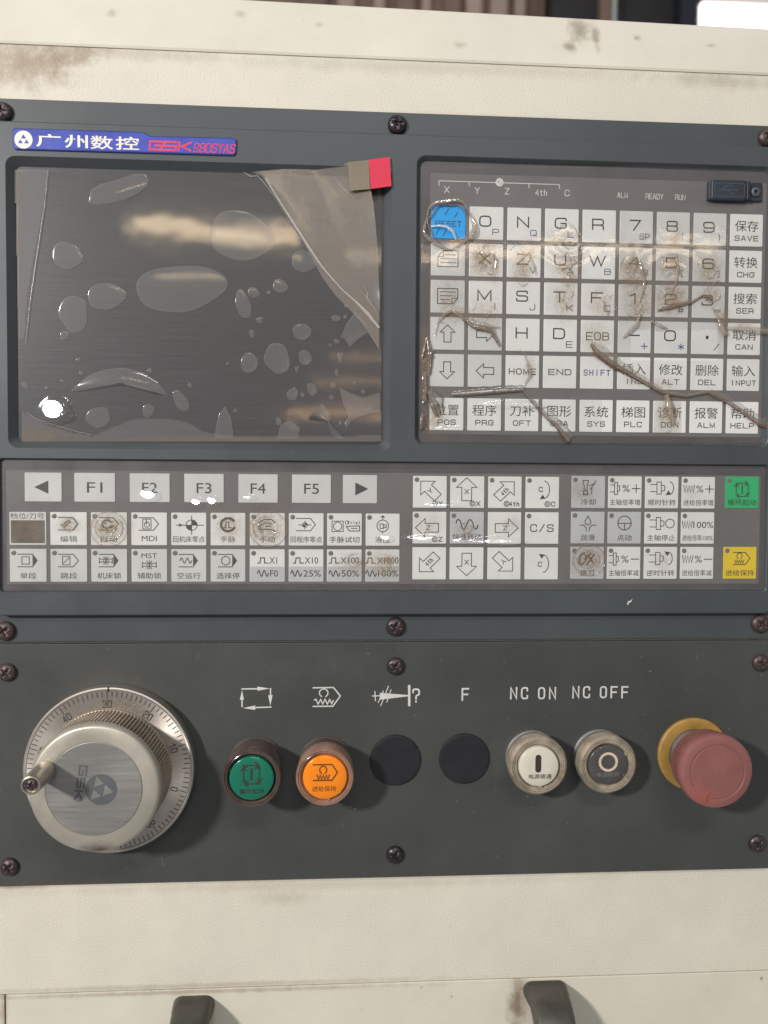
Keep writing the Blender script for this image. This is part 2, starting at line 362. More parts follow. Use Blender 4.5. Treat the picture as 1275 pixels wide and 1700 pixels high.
class Key:
    """drawing on a key face: u 0..1 from the left, v 0..1 from the top"""
    def __init__(s, rect, h): s.x0, s.z0, s.x1, s.z1 = rect; s.h = h; s.m = MB(); s.ws = 1.0; s.W = s.x1 - s.x0; s.H = s.z1 - s.z0
    def p(s, u, v): return (s.x0 + u * s.W, s.z1 - v * s.H)
    def L(s, pts, w=.5, c=False):
        s.m.ribbon([s.p(*q) for q in pts], w * s.ws, s.h, c); return s
    def F(s, pts): s.m.k += .007; s.m.poly([s.p(*q) for q in pts], s.h + s.m.k); return s
    def A(s, cx, cy, rx, ry, a0, a1, w=.5): return s.L([(cx + (x) , cy - (y)) for x, y in arc(0, 0, rx, ry, a0, a1)], w)
    def O(s, cx, cy, rx, ry=None, w=.5):
        return s.L([(cx + x, cy - y) for x, y in arc(0, 0, rx, ry or rx, 0, 360)[:-1]], w, True)
    def D(s, cx, cy, r): return s.F([(cx + x, cy - y) for x, y in arc(0, 0, r, r * s.W / s.H, 0, 360)[:-1]])
    def T(s, t, cx, cy, hv, cu, gu=.05, w=.5, rot=0): 
        x, z = s.p(cx, cy); stroke_text(s.m, t, x, z, hv * s.H, cu * s.W, gu * s.W, w, s.h, rot); return s
    def N(s, t, cx, cy, wu, hv, bold=0.0):
        x, z = s.p(cx, cy); cjk_text(s.m, t, x, z, wu * s.W, hv * s.H, s.h, bold); return s
    def Z(s, t, cx, cy, wu, hv, bold=0.0):
        x, z = s.p(cx, cy); cjk_text(s.m, t, x, z, wu * s.W, hv * s.H, s.h, bold); return s
# ------------------------------------------------------------------ materials
BR = (0.16, 0.095, 0.055); BR2 = (0.26, 0.17, 0.11)
def st(u, v, ru, rv, s, c, h=-3, o=(0, 0)):
    x, z = P(u, v, h); return (x - o[0], z - o[1], ru / 3.0, rv / 3.0, s, c)
OC = (0, -250); OD = (0, P(640, 1631.5, -3)[1]); OP = (0, P(650, 1457)[1])
M_cream = pmat('cream_powder_coat', (0.67, 0.62, 0.52), 0.50, var=0.05, vscale=25, bump=0.28, bscale=850, bdist=0.0009, specks=0.12, spec=0.35,
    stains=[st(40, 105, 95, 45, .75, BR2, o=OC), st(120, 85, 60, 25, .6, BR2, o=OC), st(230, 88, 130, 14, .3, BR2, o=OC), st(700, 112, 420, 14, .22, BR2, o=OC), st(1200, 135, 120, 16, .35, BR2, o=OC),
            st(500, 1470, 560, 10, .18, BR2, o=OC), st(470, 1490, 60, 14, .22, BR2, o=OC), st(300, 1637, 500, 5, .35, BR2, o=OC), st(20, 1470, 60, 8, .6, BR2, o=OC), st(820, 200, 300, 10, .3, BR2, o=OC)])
M_lip = pmat('cream_smooth_paint', (0.67, 0.625, 0.53), 0.45, var=0.05, vscale=18, bump=0.12, bscale=300, specks=0.15, spec=0.35,
    stains=[st(965, 45, 22, 30, .6, BR, -8, OC), st(945, 80, 12, 14, .6, BR, -8, OC), st(990, 60, 8, 28, .6, BR, -8, OC), st(765, 78, 13, 8, .35, BR, -8, OC), st(400, 20, 11, 8, .35, BR, -8, OC), st(185, 20, 9, 8, .35, BR, -8, OC),
            st(1060, 60, 8, 6, .5, BR, -8, OC), st(1180, 75, 10, 6, .4, BR, -8, OC), st(530, 40, 8, 7, .3, BR, -8, OC)], stain_scale=160)
M_door = pmat('cream_door_paint', (0.66, 0.615, 0.505), 0.42, var=0.06, vscale=20, bump=0.08, bscale=300, specks=0.25, spec=0.4,
    stains=[st(860, 1665, 18, 60, .8, BR, o=OD), st(300, 1648, 400, 5, .5, BR2, o=OD), st(700, 1640, 3, 2.5, .6, BR, o=OD), st(750, 1655, 2.5, 2.5, .6, BR, o=OD), st(5, 1680, 8, 40, .6, BR2, o=OD), st(1265, 1625, 3.5, 4, .8, BR, o=OD)])
M_dark = pmat('dark_grey_paint', (0.058, 0.067, 0.071), 0.44, var=0.10, vscale=12, bump=0.12, bscale=1500, specks=0.14, spec=0.5)
M_plate = pmat('dark_green_grey_paint', (0.056, 0.058, 0.053), 0.50, var=0.14, vscale=14, bump=0.12, bscale=1500, specks=0.22, spec=0.45,
    stains=[st(200, 1120, 200, 60, .12, (0.09, 0.075, 0.06), 0, OP), st(640, 1340, 120, 60, .10, (0.085, 0.07, 0.055), 0, OP), st(100, 1470, 110, 8, .5, (0.12, .055, .04), 0, OP), st(850, 1250, 60, 50, .3, (0.105, 0.105, 0.10), 0, OP), st(1000, 1330, 240, 40, .16, (0.085, 0.09, 0.09), 0, OP), st(560, 1110, 120, 30, .2, (0.095, 0.088, 0.075), 0, OP), st(1180, 1380, 120, 60, .2, (0.045, 0.055, 0.05), 0, OP), st(330, 1400, 160, 40, .2, (0.085, 0.08, 0.07), 0, OP)])

M_badge = pmat('blue_badge_enamel', (0.045, 0.07, 0.40), 0.3, var=0.12, vscale=40, spec=0.5)
M_badge_white = pmat('badge_white_print', (0.82, 0.78, 0.68), 0.4, var=0.05)
M_badge_red = pmat('badge_red_print', (0.75, 0.04, 0.08), 0.4, var=0.08)
M_screen = pmat('matte_display_glass', (0.042, 0.039, 0.040), 0.36, var=0.22, vscale=30, stretch=(1, 1, 60), bump=0.3, bscale=45, bdist=0.00006, spec=0.5, rvar=.06)
M_overlay = pmat('grey_membrane', (0.148, 0.134, 0.130), 0.40, var=0.10, vscale=30, bump=0.1, bscale=900, spec=0.45, specks=.1)
M_overlay_edge = pmat('dark_membrane_border', (0.085, 0.075, 0.078), 0.42, var=0.15, vscale=40, spec=0.45, specks=.15)
M_kw = pmat('white_key_print', (0.69, 0.68, 0.645), 0.38, var=0.05, vscale=50, spec=0.4)
M_kg = pmat('light_grey_key_print', (0.56, 0.555, 0.535), 0.38, var=0.05, vscale=50, spec=0.4)
M_kd = pmat('grey_key_print', (0.48, 0.48, 0.475), 0.38, var=0.05, vscale=50, spec=0.4)
M_blue = pmat('blue_key_print', (0.02, 0.30, 0.68), 0.35, var=0.06)
M_green = pmat('green_key_print', (0.02, 0.42, 0.14), 0.35, var=0.06)
M_yellow = pmat('yellow_key_print', (0.72, 0.52, 0.02), 0.35, var=0.06)
M_ink = pmat('dark_legend_ink', (0.035, 0.031, 0.028), 0.5, var=0.15, vscale=200)
M_ink2 = pmat('grey_legend_ink', (0.055, 0.05, 0.047), 0.5, var=0.15, vscale=200)
M_inkblue = pmat('blue_legend_ink', (0.055, 0.06, 0.20), 0.5, var=0.1)
M_inkwhite = pmat('white_legend_ink', (0.62, 0.60, 0.56), 0.5, var=0.12, vscale=300)
M_led = pmat('indicator_grey', (0.16, 0.15, 0.14), 0.3, var=0.1)
M_window = pmat('brown_display_window', (0.15, 0.115, 0.085), 0.35, var=0.25, vscale=120)
M_rubber = pmat('black_rubber', (0.024, 0.029, 0.041), 0.40, var=0.15, vscale=80, bump=.1)
M_screw = pmat('rusty_black_screw', (0.07, 0.05, 0.052), 0.36, metal=0.55, var=0.4, vscale=500, bump=.25, bscale=1500, rvar=.15, spec=.6)
M_scr = [M_screw, pmat('dark_oxide_screw', (0.045, 0.038, 0.042), 0.30, metal=0.6, var=0.4, vscale=400, bump=.2, bscale=1500, spec=.6), pmat('rust_bitten_screw', (0.078, 0.052, 0.046), 0.42, metal=0.35, var=0.5, vscale=600, bump=.4, bscale=1300)]
M_alu = pmat('worn_aluminium', (0.60, 0.54, 0.48), 0.48, metal=0.85, var=0.12, vscale=50, bump=0.06, bscale=900, rvar=.08, stains=[(5, 30, 30, 12, .3, (0.30, .2, .15))])
M_knob = pmat('yellowed_aluminium', (0.47, 0.43, 0.36), 0.42, metal=0.5, var=0.08, vscale=40, bump=0.06, bscale=900, stains=[(2, -31, 8, 4, .85, (.05, .03, .02)), (-14, 12, 10, 8, .2, BR2)])
M_knurl = pmat('grimy_knurled_aluminium', (0.36, 0.31, 0.25), 0.4, metal=0.6, var=0.3, vscale=120)
M_label = pmat('brushed_disc', (0.26, 0.248, 0.232), 0.44, metal=0.35, var=0.14, vscale=30, stretch=(1, 1, 14), bump=.1, bscale=60, bdist=.00005)
turned(M_alu, .9); turned(M_label, .5); turned(M_knob, .4)
M_logo = pmat('blue_grey_print', (0.10, 0.105, 0.112), 0.45, var=0.1)
M_handle = pmat('steel_crank_handle', (0.50, 0.45, 0.38), 0.30, metal=0.8, var=0.2, vscale=150)
M_bushing = pmat('grimy_button_housing', (0.115, 0.085, 0.072), 0.40, metal=0.2, var=0.3, vscale=90, bump=.1)
M_collar_g = pmat('brown_button_collar', (0.10, 0.066, 0.054), 0.24, metal=0.3, var=0.35, vscale=90, coat=.7)
M_collar_o = pmat('grimy_clear_collar', (0.27, 0.15, 0.105), 0.24, var=0.35, vscale=90, coat=.7)
M_collar_c = pmat('yellowed_clear_collar', (0.29, 0.24, 0.178), 0.22, var=0.45, vscale=110, coat=.5)
M_lens_g = pmat('green_lens', (0.002, 0.15, 0.085), 0.22, var=0.06, coat=.6)
M_lens_o = pmat('orange_lens', (0.93, 0.245, 0.004), 0.22, var=0.05, coat=.6)
M_lens_w = pmat('cream_lens', (0.64, 0.59, 0.49), 0.35, var=0.05, coat=.2)
M_lens_k = pmat('black_lens', (0.068, 0.064, 0.06), 0.25, var=0.25, coat=.5)
M_gap = pmat('dark_gap', (0.02, 0.016, 0.014), 0.25, coat=.6)
M_steel = pmat('grey_metal_collar', (0.33, 0.32, 0.31), 0.4, metal=.6, var=.2, vscale=120)
M_cap = pmat('black_plastic_cap', (0.018, 0.018, 0.021), 0.45, var=0.12, vscale=60, bump=.15, bscale=1200, spec=.4)
M_estop = pmat('faded_red_plastic', (0.255, 0.10, 0.09), 0.46, var=0.10, vscale=60, spec=.4, bump=.1, bscale=700, stains=[(8, 2, 5, 12, .18, (.2, .06, .05)), (-9, -13, 10, 6, .35, (.45, .1, .06))])
M_yring = pmat('dirty_yellow_ring', (0.39, 0.225, 0.058), 0.42, var=0.22, vscale=90)
M_hbar = pmat('grimy_dark_handle', (0.062, 0.058, 0.048), 0.40, var=0.3, vscale=60, stains=[(0, 0, 30, 30, .35, (.05, .045, .04))])
M_film_k = filmmat('grimy_keypad_film', haze=0.03, rough=0.055, bump=0.05, bscale=120)
M_film_f = filmmat('clear_panel_film', haze=0.025, rough=0.075, bump=0.08, bscale=60)
M_film_s = filmmat('hazy_screen_film', haze=0.055, hazecol=(0.39, 0.375, 0.375), rough=0.065, bump=0.025, bscale=50)
M_bubble = filmmat('film_air_bubble', haze=0.13, hazecol=(0.49, 0.465, 0.445), rough=0.12, bump=0.08, refl=.75)
M_flap = filmmat('peeling_film', haze=0.22, hazecol=(0.58, 0.53, 0.485), rough=0.17, bump=0.22, bscale=90)
M_torn = filmmat('torn_brown_film', tint=(0.27, 0.15, 0.082), haze=0.12, rough=0.16, bump=0.35, bscale=220, refl=1.6)
M_torn_shade = filmmat('torn_film_shade', tint=(0.085, 0.045, 0.028), haze=0.2, hazecol=(.1, .06, .04), rough=0.2, bump=0.3, bscale=220)  # dark colour for the painted shadow line beside the tears
M_tornc = filmmat('torn_clear_film', tint=(0.46, 0.34, 0.23), haze=0.10, rough=0.07, bump=0.4, bscale=200, refl=1.5)
M_red = pmat('red_pull_tab', (0.66, 0.018, 0.06), 0.4, var=0.05)
M_tape = pmat('brown_adhesive_tape', (0.205, 0.165, 0.118), 0.42, var=0.08, vscale=150)
# ------------------------------------------------------------------ background wall of the workshop
WY = -2600.0                                     # mm behind the panel, as a height
def BP(u, v): return P(u, v, WY)
x0, z0 = BP(-300, 400); x1, z1 = BP(1600, -300)
M_wall = pmat('brown_sheet_wall', (0.30, 0.20, 0.15), 0.6, var=0.25, vscale=3)
M_wall2 = pmat('pale_sheet_rib', (0.62, 0.47, 0.38), 0.6, var=0.2, vscale=3)
mb = MB(); mb.box(x0, z0 - 1200, WY - 60, x1, z1 + 300, WY)
wall = mb.build('back_wall', M_wall); wall['kind'] = 'structure'
for (ua, ub, pale) in ((500, 545, 0), (560, 590, 1), (620, 640, 1), (655, 690, 0), (700, 715, 1), (735, 765, 0), (772, 800, 1), (812, 842, 1), (852, 872, 1), (905, 925, 0)):
    mb = MB(); a = BP(ua, 20)[0]; b = BP(ub, 20)[0]
    mb.prism([(a, z0 - 1100), (b, z0 - 1100), (b, z1 + 200), (a, z1 + 200)], WY, WY + 45, 15)
    mb.build('sheet_rib', M_wall2 if pale else M_wall, wall)
mb = MB(); a = BP(905, 20)[0]; b = P(1150, 20, WY + 120)[0]
M_beam = pmat('dark_steel', (0.045, 0.040, 0.042), 0.6, var=0.3, vscale=4)
t = thing('steel_shutter', a, z0, WY, 'dark brown steel shutter on the far workshop wall beside the bright window', 'shutter')
mb.prism([(a, z0 - 1000), (b, z0 - 1000), (b, z1), (a, z1)], WY, WY + 120, 20); mb.build('shutter_panel', M_beam, t)
mb = MB(); a2, b2 = P(1132, 20, WY + 200)[0], P(1160, 20, WY + 200)[0]
mb.prism([(a2, z0 - 1000), (b2, z0 - 1000), (b2, z1), (a2, z1)], WY + 121, WY + 200, 10)
mb.build('end_post', pmat('navy_post', (0.03, 0.033, 0.05), .6), t)
mb = MB(); a2, b2 = BP(975, 20, )[0], BP(1000, 20)[0]
mb.prism([(a2, z0 - 1000), (b2, z0 - 1000), (b2, z1), (a2, z1)], WY + 121, WY + 170, 10)
mb.build('shutter_rib', M_wall, t)
t = thing('pipe', *BP(1020, 30), WY, 'thin pale vertical pipe running up the far workshop wall', 'pipe')
mb = MB(); c = P(1020, 30, WY + 260)
n_ = 12; vs = []
for z in (z0 - 1000, z1):
    for i in range(n_):
        a = 2 * math.pi * i / n_; vs.append((c[0] + 9 * math.cos(a), z, WY + 260 + 9 * math.sin(a)))
mb.add(vs, [(i, (i + 1) % n_, n_ + (i + 1) % n_, n_ + i) for i in range(n_)])
mb.build('tube', pmat('pale_green_pipe', (0.52, 0.57, 0.52), .5), t, smooth=True)
mb = MB(); mb.box(c[0] - 14, z1 - 700, WY + 121, c[0] + 14, z1 - 660, WY + 262); mb.build('bracket', M_beam, t)
t = thing('window', *BP(1250, 30), WY, 'bright white workshop window high on the far wall', 'window')
a, zt = BP(1160, 11); b, zt2 = BP(1500, 22); zb = BP(1200, 140)[1]
mg = bpy.data.materials.new('daylight_pane'); mg.use_nodes = True
bb = mg.node_tree.nodes['Principled BSDF']; bb.inputs['Emission Color'].default_value = (1, 1, 1, 1); bb.inputs['Emission Strength'].default_value = 2.2
mb = MB(); mb.box(a, zb, WY + 2, b, zt, WY + 30); mb.build('pane', mg, t)
fm = pmat('pale_frame', (0.42, 0.36, 0.34), .5)
mb = MB(); mb.box(a - 5, zt + 2, WY + 2, b, zt + 26, WY + 60); mb.box(a - 5, zt + 27, WY + 2, b, zt + 36, WY + 45); mb.build('frame', fm, t)
# ------------------------------------------------------------------ cream machine cabinet
cab = thing('machine_cabinet', 0, -250, -3, 'cream powder coated machine cabinet around the dark control panels', 'cabinet')
xl = P(-60, 850, -3)[0]; xr = P(1345, 850, -3)[0]
ztop = P(640, 96, -3)[1]; zbot = P(640, 1631.5, -3)[1]
mb = MB(); mb.box(xl, zbot + .5, -40, xr, ztop, -3.0)
# front as fine quads is not needed: the coat's wrinkle is relief in the paint
o = mb.build('front_panel', M_cream, cab)
mb = MB()
pl = [P(-60, 66, -2.6), P(1345, 120, -2.6)]
zl, zr = ztop - .6, ztop - 1.4
h1 = -13.0
zla, zra = P(-60, -30, h1)[1], P(1345, 49, h1)[1]
vs = [(xl, zl, -2.4), (xr, zr, -2.4), (xr, zr + 1.2, -2.0), (xl, zl + 1.2, -2.0), (xr, zra - 1.5, h1), (xl, zla - 1.5, h1), (xr, zra, h1 - 2), (xl, zla, h1 - 2), (xr, zra, -160), (xl, zla, -160), (xl, zl, -30), (xr, zr, -30)]
mb.add(vs, [(0, 1, 2, 3), (3, 2, 4, 5), (5, 4, 6, 7), (7, 6, 8, 9), (0, 10, 11, 1)])
mb.build('top_lip', M_lip, cab)
door = thing('machine_door', 0, zbot, -3, 'cream smooth lower door with two dark pull handles under the button plate', 'door')
xd = P(9, 1680, -3.2)[0]
mb = MB(); zd = zbot - .6
mb.loft([([(xd, -400), (xr, -400), (xr, zd), (xd, zd)], -30), ([(xd, -400), (xr, -400), (xr, zd), (xd, zd)], -4.0), ([(xd + .5, -400), (xr, -400), (xr, zd - .5), (xd + .5, zd - .5)], -3.4)])
mb.build('door_panel', M_door, door)
mb = MB(); mb.box(xl, -400, -30, xd - .8, zd, -3.6); mb.build('door_jamb', M_door, door)
def pull_handle(u, v, wd, lab, lean):
    x, z = P(u, v, -3)
    mb = MB(); sec = rrect(-wd / 2, -5.5, wd / 2, 5.5, 4.6, 5)
    path = [(-3.4, 0), (4, 0)] + [(4 + 18 * math.sin(math.radians(a)), -18 + 18 * math.cos(math.radians(a))) for a in range(10, 91, 10)] + [(22, -60), (22, -90)]
    loops = []; n = len(sec)
    vs = []; fs = []
    for i, (h, dz) in enumerate(path):
        a, b = path[max(0, i - 1)], path[min(len(path) - 1, i + 1)]
        t_ = Vector((b[0] - a[0], b[1] - a[1])).normalized(); nn = Vector((t_.y, -t_.x)) * -1
        k = 1.0 + 0.10 * max(0, 1 - i / 2)
        for (sx, sy) in sec:
            vs.append((x + sx * k + lean * dz, z - 6 + dz + nn.y * sy, h + nn.x * sy))
    for i in range(len(path) - 1):
        for j in range(n):
            fs.append((i * n + j, i * n + (j + 1) % n, (i + 1) * n + (j + 1) % n, (i + 1) * n + j))
    mb.add(vs, fs)
    return mb.build('pull_handle', M_hbar, door, smooth=True, label=lab)
pull_handle(322, 1652, 21, 'dark grimy pull handle at the left', 0.0)
pull_handle(905, 1627, 23, 'dark grimy pull handle at the right', 0.0)
# ------------------------------------------------------------------ screw (one mesh, shared)
def screw_mesh():
    mb = MB(); n = 72; R = 5.3; rings = [0, .5, .9, 1.2, 1.6, 2.0, 2.4, 2.8, 3.1, 3.6, 4.2, 4.8, 5.1, R]
    vs = []; fs = []
    for k, r in enumerate(rings):
        for i in range(n):
            a = 2 * math.pi * i / n; x, z = r * math.cos(a), r * math.sin(a)
            h = 3.7 * math.sqrt(max(0, 1 - (r / (R * 1.06)) ** 2)) 
            q = min(abs(x), abs(z)); L_ = max(abs(x), abs(z))
            if q < .62 and L_ < 3.0: h -= 1.7 * (1 - L_ / 4.2)
            elif q < 1.0 and L_ < 3.1: h -= .25
            if k == len(rings) - 1: h = .35
            vs.append((x, z, h))
    for i in range(n): vs.append((R * math.cos(2 * math.pi * i / n), R * math.sin(2 * math.pi * i / n), 0))
    for k in range(len(rings)):
        for i in range(n):
            j = (i + 1) % n; fs.append((k * n + i, k * n + j, (k + 1) * n + j, (k + 1) * n + i))
    mb.add(vs, fs); return mb
_scr = None
def screw(u, v, parent, h=0.0, s=1.0, rot=0.0):
    global _scr
    if _scr is None:
        ob = screw_mesh().build('screw', M_screw, None, smooth=True, angle=50); _scr = ob
    else:
        ob = _scr.copy(); C.objects.link(ob)
        ob.material_slots[0].link = 'OBJECT'; ob.material_slots[0].material = M_scr[int(u * 7 + v) % 3]
    x, z = P(u, v, h + 2)
    ob.parent = parent; ob.location = V(x, z, h) - Vector(parent['_o']); ob.rotation_euler = (0, rot, 0); ob.scale = (s, s, s)
    return ob
# ------------------------------------------------------------------ control unit
unit = thing('control_unit', 0, P(640, 1060)[1], 0, 'dark grey machine control unit with screen, keypad and strip of function keys', 'control unit')
ux0, ux1 = P(-22, 700)[0], P(1297, 700)[0]
uz1 = P(660, 186.5)[1]; uz0 = P(660, 1062.6)[1]
mb = MB(); mb.slab(ux0, uz0, ux1, uz1, -2.95, 0.0, 1.5, .35); mb.build('flange', M_dark, unit)
HB = 5.0
bx0, bx1 = P(-14, 700, HB)[0], P(1290, 700, HB)[0]
bz1 = P(660, 221.5, HB)[1]; bz0 = P(660, 1021, HB)[1]
mb = MB()
outer = rrect(bx0 + .9, bz0 + .9, bx1 - .9, bz1 - .9, 4, 5)
sx0, sx1 = P(11, 500, HB)[0], P(649.5, 500, HB)[0]; sz1 = P(330, 268, HB)[1]; sz0 = P(330, 746.5, HB)[1]
kx0, kx1 = P(690, 500, HB)[0], P(1281, 500, HB)[0]; kz1 = P(860, 262.5, HB)[1]; kz0 = P(860, 741, HB)[1]
fx0, fx1 = P(-3, 880, HB)[0], P(1275, 880, HB)[0]; fz1 = P(640, 765.5, HB)[1]; fz0 = P(640, 983.5, HB)[1]
HS, HK, HF = 0.9, 2.2, 3.0
holes = []
def hole(a0, c0, a1, c1, r, dw, df):
    lp = rrect(a0, c0, a1, c1, r, 6)
    k = .35
    l2 = rrect(a0 + k, c0 + k, a1 - k, c1 - k, r, 6)
    l3 = rrect(a0 + dw, c0 + dw, a1 - dw, c1 - dw, max(.5, r - dw * .5), 6)
    holes.append(lp)
    mb.loft([(lp, HB), (l2, HB - .35), (l3, df - .25)], cap=False)
hole(sx0, sz0, sx1, sz1, 5.0, 4.2, HS)
hole(kx0, kz0, kx1, kz1, 5.0, 2.2, HK)
hole(fx0, fz0, fx1, fz1, 2.0, 1.0, HF)
mb.poly(outer, HB, holes)
mb.loft([(rrect(bx0, bz0, bx1, bz1, 4.5, 5), 0.02), (rrect(bx0 + .1, bz0 + .1, bx1 - .1, bz1 - .1, 4.4, 5), HB - .8), (rrect(bx0 + .4, bz0 + .4, bx1 - .4, bz1 - .4, 4.2, 5), HB - .25), (outer, HB)], cap=False)
mb.build('bezel', M_dark, unit)
for (u, v, r) in ((2, 184, .4), (660, 205, .1), (1276, 226, .5), (7, 1048, .9), (657, 1041, .35), (1264, 1036, .7)): screw(u, v, unit, rot=r)
# screen glass
mb = MB(); mb.slab(sx0 + 3.6, sz0 + 3.6, sx1 - 3.6, sz1 - 3.6, 0.1, HS, 1, .1); mb.build('screen', M_screen, unit)
# badge
bp = [P(*q, HB) for q in ((21.5, 217), (25, 213.5), (238, 220), (250, 226.5), (389, 230), (393, 233), (392, 256), (388, 259), (26, 249), (22, 245))][::-1]
mb = MB(); mb.prism(bp, HB - .1, HB + 1.0, .25); badge = mb.build('badge', M_badge, unit)
mb = MB(); mb.ribbon(inset(bp, .45), .35, HB + 1.02, True); mb.build('badge_border', pmat('navy_badge_border', (0.012, 0.016, 0.10), .35), badge, smooth='flat')
mb = MB(); hb = HB + 1.05
brot = 0.0
c = P(39, 231.8, hb); R_ = 4.6
def logo(mb, c, r, h, rot, ink=None):
    cr = lambda x, y: (c[0] + r * (x * math.cos(rot) - y * math.sin(rot)), c[1] + r * (x * math.sin(rot) + y * math.cos(rot)))
    return cr
circ = [(c[0] + R_ * math.cos(2 * math.pi * i / 40), c[1] + R_ * math.sin(2 * math.pi * i / 40)) for i in range(40)]
cr = logo(mb, c, R_, hb, 0)
mb.poly(circ, hb, [[cr(0, .62), cr(-.3, .12), cr(.3, .12)], [cr(-.34, .04), cr(-.62, -.42), cr(-.06, -.42)], [cr(.34, .04), cr(.06, -.42), cr(.62, -.42)]])
def btext(s, u0, u1, v0, v1, bold):
    a = P(u0, (v0 + v1) / 2, hb); b = P(u1, (v0 + v1) / 2, hb); t0 = P((u0 + u1) / 2, v0, hb); t1 = P((u0 + u1) / 2, v1, hb)
    cjk_text(mb, s, (a[0] + b[0]) / 2, (t0[1] + t1[1]) / 2, b[0] - a[0], t0[1] - t1[1], hb, bold)
for s, u0, u1, v0, v1 in (('广', 60, 101, 222.5, 244), ('州', 107, 146, 224, 246), ('数', 150, 188, 225.5, 248), ('控', 192, 231, 227, 249)): btext(s, u0, u1, v0, v1, 0.014)
mb.build('badge_lettering', M_badge_white, badge, smooth='flat')
mb = MB()
for ch, u in (('&', 258), ('$', 281.5), ('K', 306)):
    x, z = P(u, 241.5 + (u - 258) * .033, hb); stroke_text(mb, ch, x, z, 5.2, 7.2, 0, 1.0, hb, slant=0.1, rnd=.15)
for i, ch in enumerate('980SYAS'):
    x, z = P(326 + i * 10.0, 245.2 + i * .33, hb); stroke_text(mb, ch, x - .4, z, 4.9, 2.8, 0, .5, hb, slant=.2, rnd=.3)
mb.build('badge_red_lettering', M_badge_red, badge, smooth='flat')
# keypad membrane
mb = MB(); mb.slab(kx0 + 1.9, kz0 + 1.9, kx1 - 1.9, kz1 - 1.9, 0.2, HK, 3, .15); pad = mb.build('keypad_membrane', M_overlay_edge, unit)
ka = P(713.5, 500, HK + .1)[0]; kb = P(1268.5, 500, HK + .1)[0]; kc = P(860, 291.5, HK + .1)[1]; kd = P(860, 722, HK + .1)[1]
mb = MB(); mb.slab(ka, kd, kb, kc, HK - .1, HK + .12, .8, .08); mb.build('membrane_field', M_overlay, pad)
HL = HK + .14
mb = MB()
Zp = lambda x, y, h=HL: P(690 + x / 4.25, 250 + y / 4.25, h)
Zq = lambda x, y, h=HL: P(975 + x / 4.25, 250 + y / 4.25, h)
mb.ribbon([Zp(165, 245), Zp(165, 213), Zp(1015, 240), Zp(1015, 268)], .42, HL)
mb.ribbon([Zp(378, 221), Zp(378, 250)], .42, HL); mb.ribbon([Zp(800, 234), Zp(800, 262)], .42, HL)
c = Zp(592, 224); cc = lambda r, x=0, y=0: [(c[0] + x + r * math.cos(i * math.pi / 12), c[1] + y + r * math.sin(i * math.pi / 12)) for i in range(24)]
mb.poly(cc(2.2), HL + .02, [[(c[0], c[1] + 1.2), (c[0] - 1.2, c[1] + .3), (c[0] - .2, c[1] - .1)], [(c[0] + .4, c[1] - .2), (c[0] + 1.5, c[1] + .1), (c[0] + .6, c[1] - 1.4)]])
mb.ribbon([Zp(592, 196), Zp(592, 210)], .5, HL)
for s, x, y, cw in (('X', 220, 275, 2.9), ('Y', 435, 283, 2.7), ('Z', 645, 287, 2.5), ('4th', 887, 297, 2.0), ('C', 1068, 300, 2.7)):
    p = Zp(x, y); stroke_text(mb, s, p[0], p[1], 3.5, cw, .35, .42, HL)
for s, x, y in (('ALM', 248, 315), ('READY', 473, 325), ('RUN', 655, 331)):
    p = Zq(x, y); stroke_text(mb, s, p[0], p[1], 3.1, 1.85, .22, .36, HL)
mb.build('axis_scale_print', M_inkwhite, pad, smooth='flat')
# keypad keys ---------------------------------------------------------------
HKEY = HK + .55
kcolx = [P(744, 555, HKEY)[0] + i * (P(1236, 561, HKEY)[0] - P(744, 555, HKEY)[0]) / 8 for i in range(9)]
xa, xb = P(714.5, 560, HKEY)[0], P(771, 560, HKEY)[0]
kw = xb - xa
xL = [P(715.9, 430, HKEY)[0], P(1208.4, 560, HKEY)[0]]
kcol = [xa + i * (P(1208.9, 540, HKEY)[0] - xa) / 8 for i in range(9)]
kh = P(930, 530.9, HKEY)[1] - P(930, 584.9, HKEY)[1]
zr0 = P(930, 346.6, HKEY)[1]; zr4 = P(930, 590.9, HKEY)[1]
krow = [zr0 + i * (zr4 - zr0) / 4 for i in range(5)] + [P(930, 663, HKEY)[1]]
def make_key(rect, h, m, lab, led=None, base=HK):
    mb = MB(); mb.slab(*rect, base, h, .5, .22, 3)
    k = mb.build('key', m, unit, label=lab)
    if led:
        d = MB(); W_, H_ = rect[2] - rect[0], rect[3] - rect[1]
        d.lathe([(1.35, h - .05), (1.3, h + .12), (.9, h + .2)], (rect[0] + led[0] * W_, rect[3] - led[1] * H_), 16)
        d.build('indicator_lamp', M_led, k)
    return k
def put(k, drw, m=None, name='legend'):
    drw.m.build(name, m or M_ink, k, smooth='flat')
BIG = {'M': .42, 'W': .50, 'X': .36, 'Z': .34}
rows = [['RESET', 'O|P', 'N|Q', 'G|L', 'R|', '7|SP', '8|(', '9|)', '保存|SAVE'],
        ['doc1', 'X|', 'Z|V', 'U|A', 'W|B', '4|@', '5|[', '6|]', '转换|CHG'],
        ['doc2', 'M|I', 'S|J', 'T|K', 'F|C', '1|,', '2|#', '3|=', '搜索|SER'],
        ['up', 'right', 'H|', 'D|E', 'EOB', '-|+', '0|*', '.|/', '取消|CAN'],
        ['down', 'left', 'HOME', 'END', 'SHIFT', '插入|INS', '修改|ALT', '删除|DEL', '输入|INPUT'],
        ['位置|POS', '程序|PRG', '刀补|OFT', '图形|GRA', '系统|SYS', '梯图|PLC', '诊断|DGN', '报警|ALM', '帮助|HELP']]
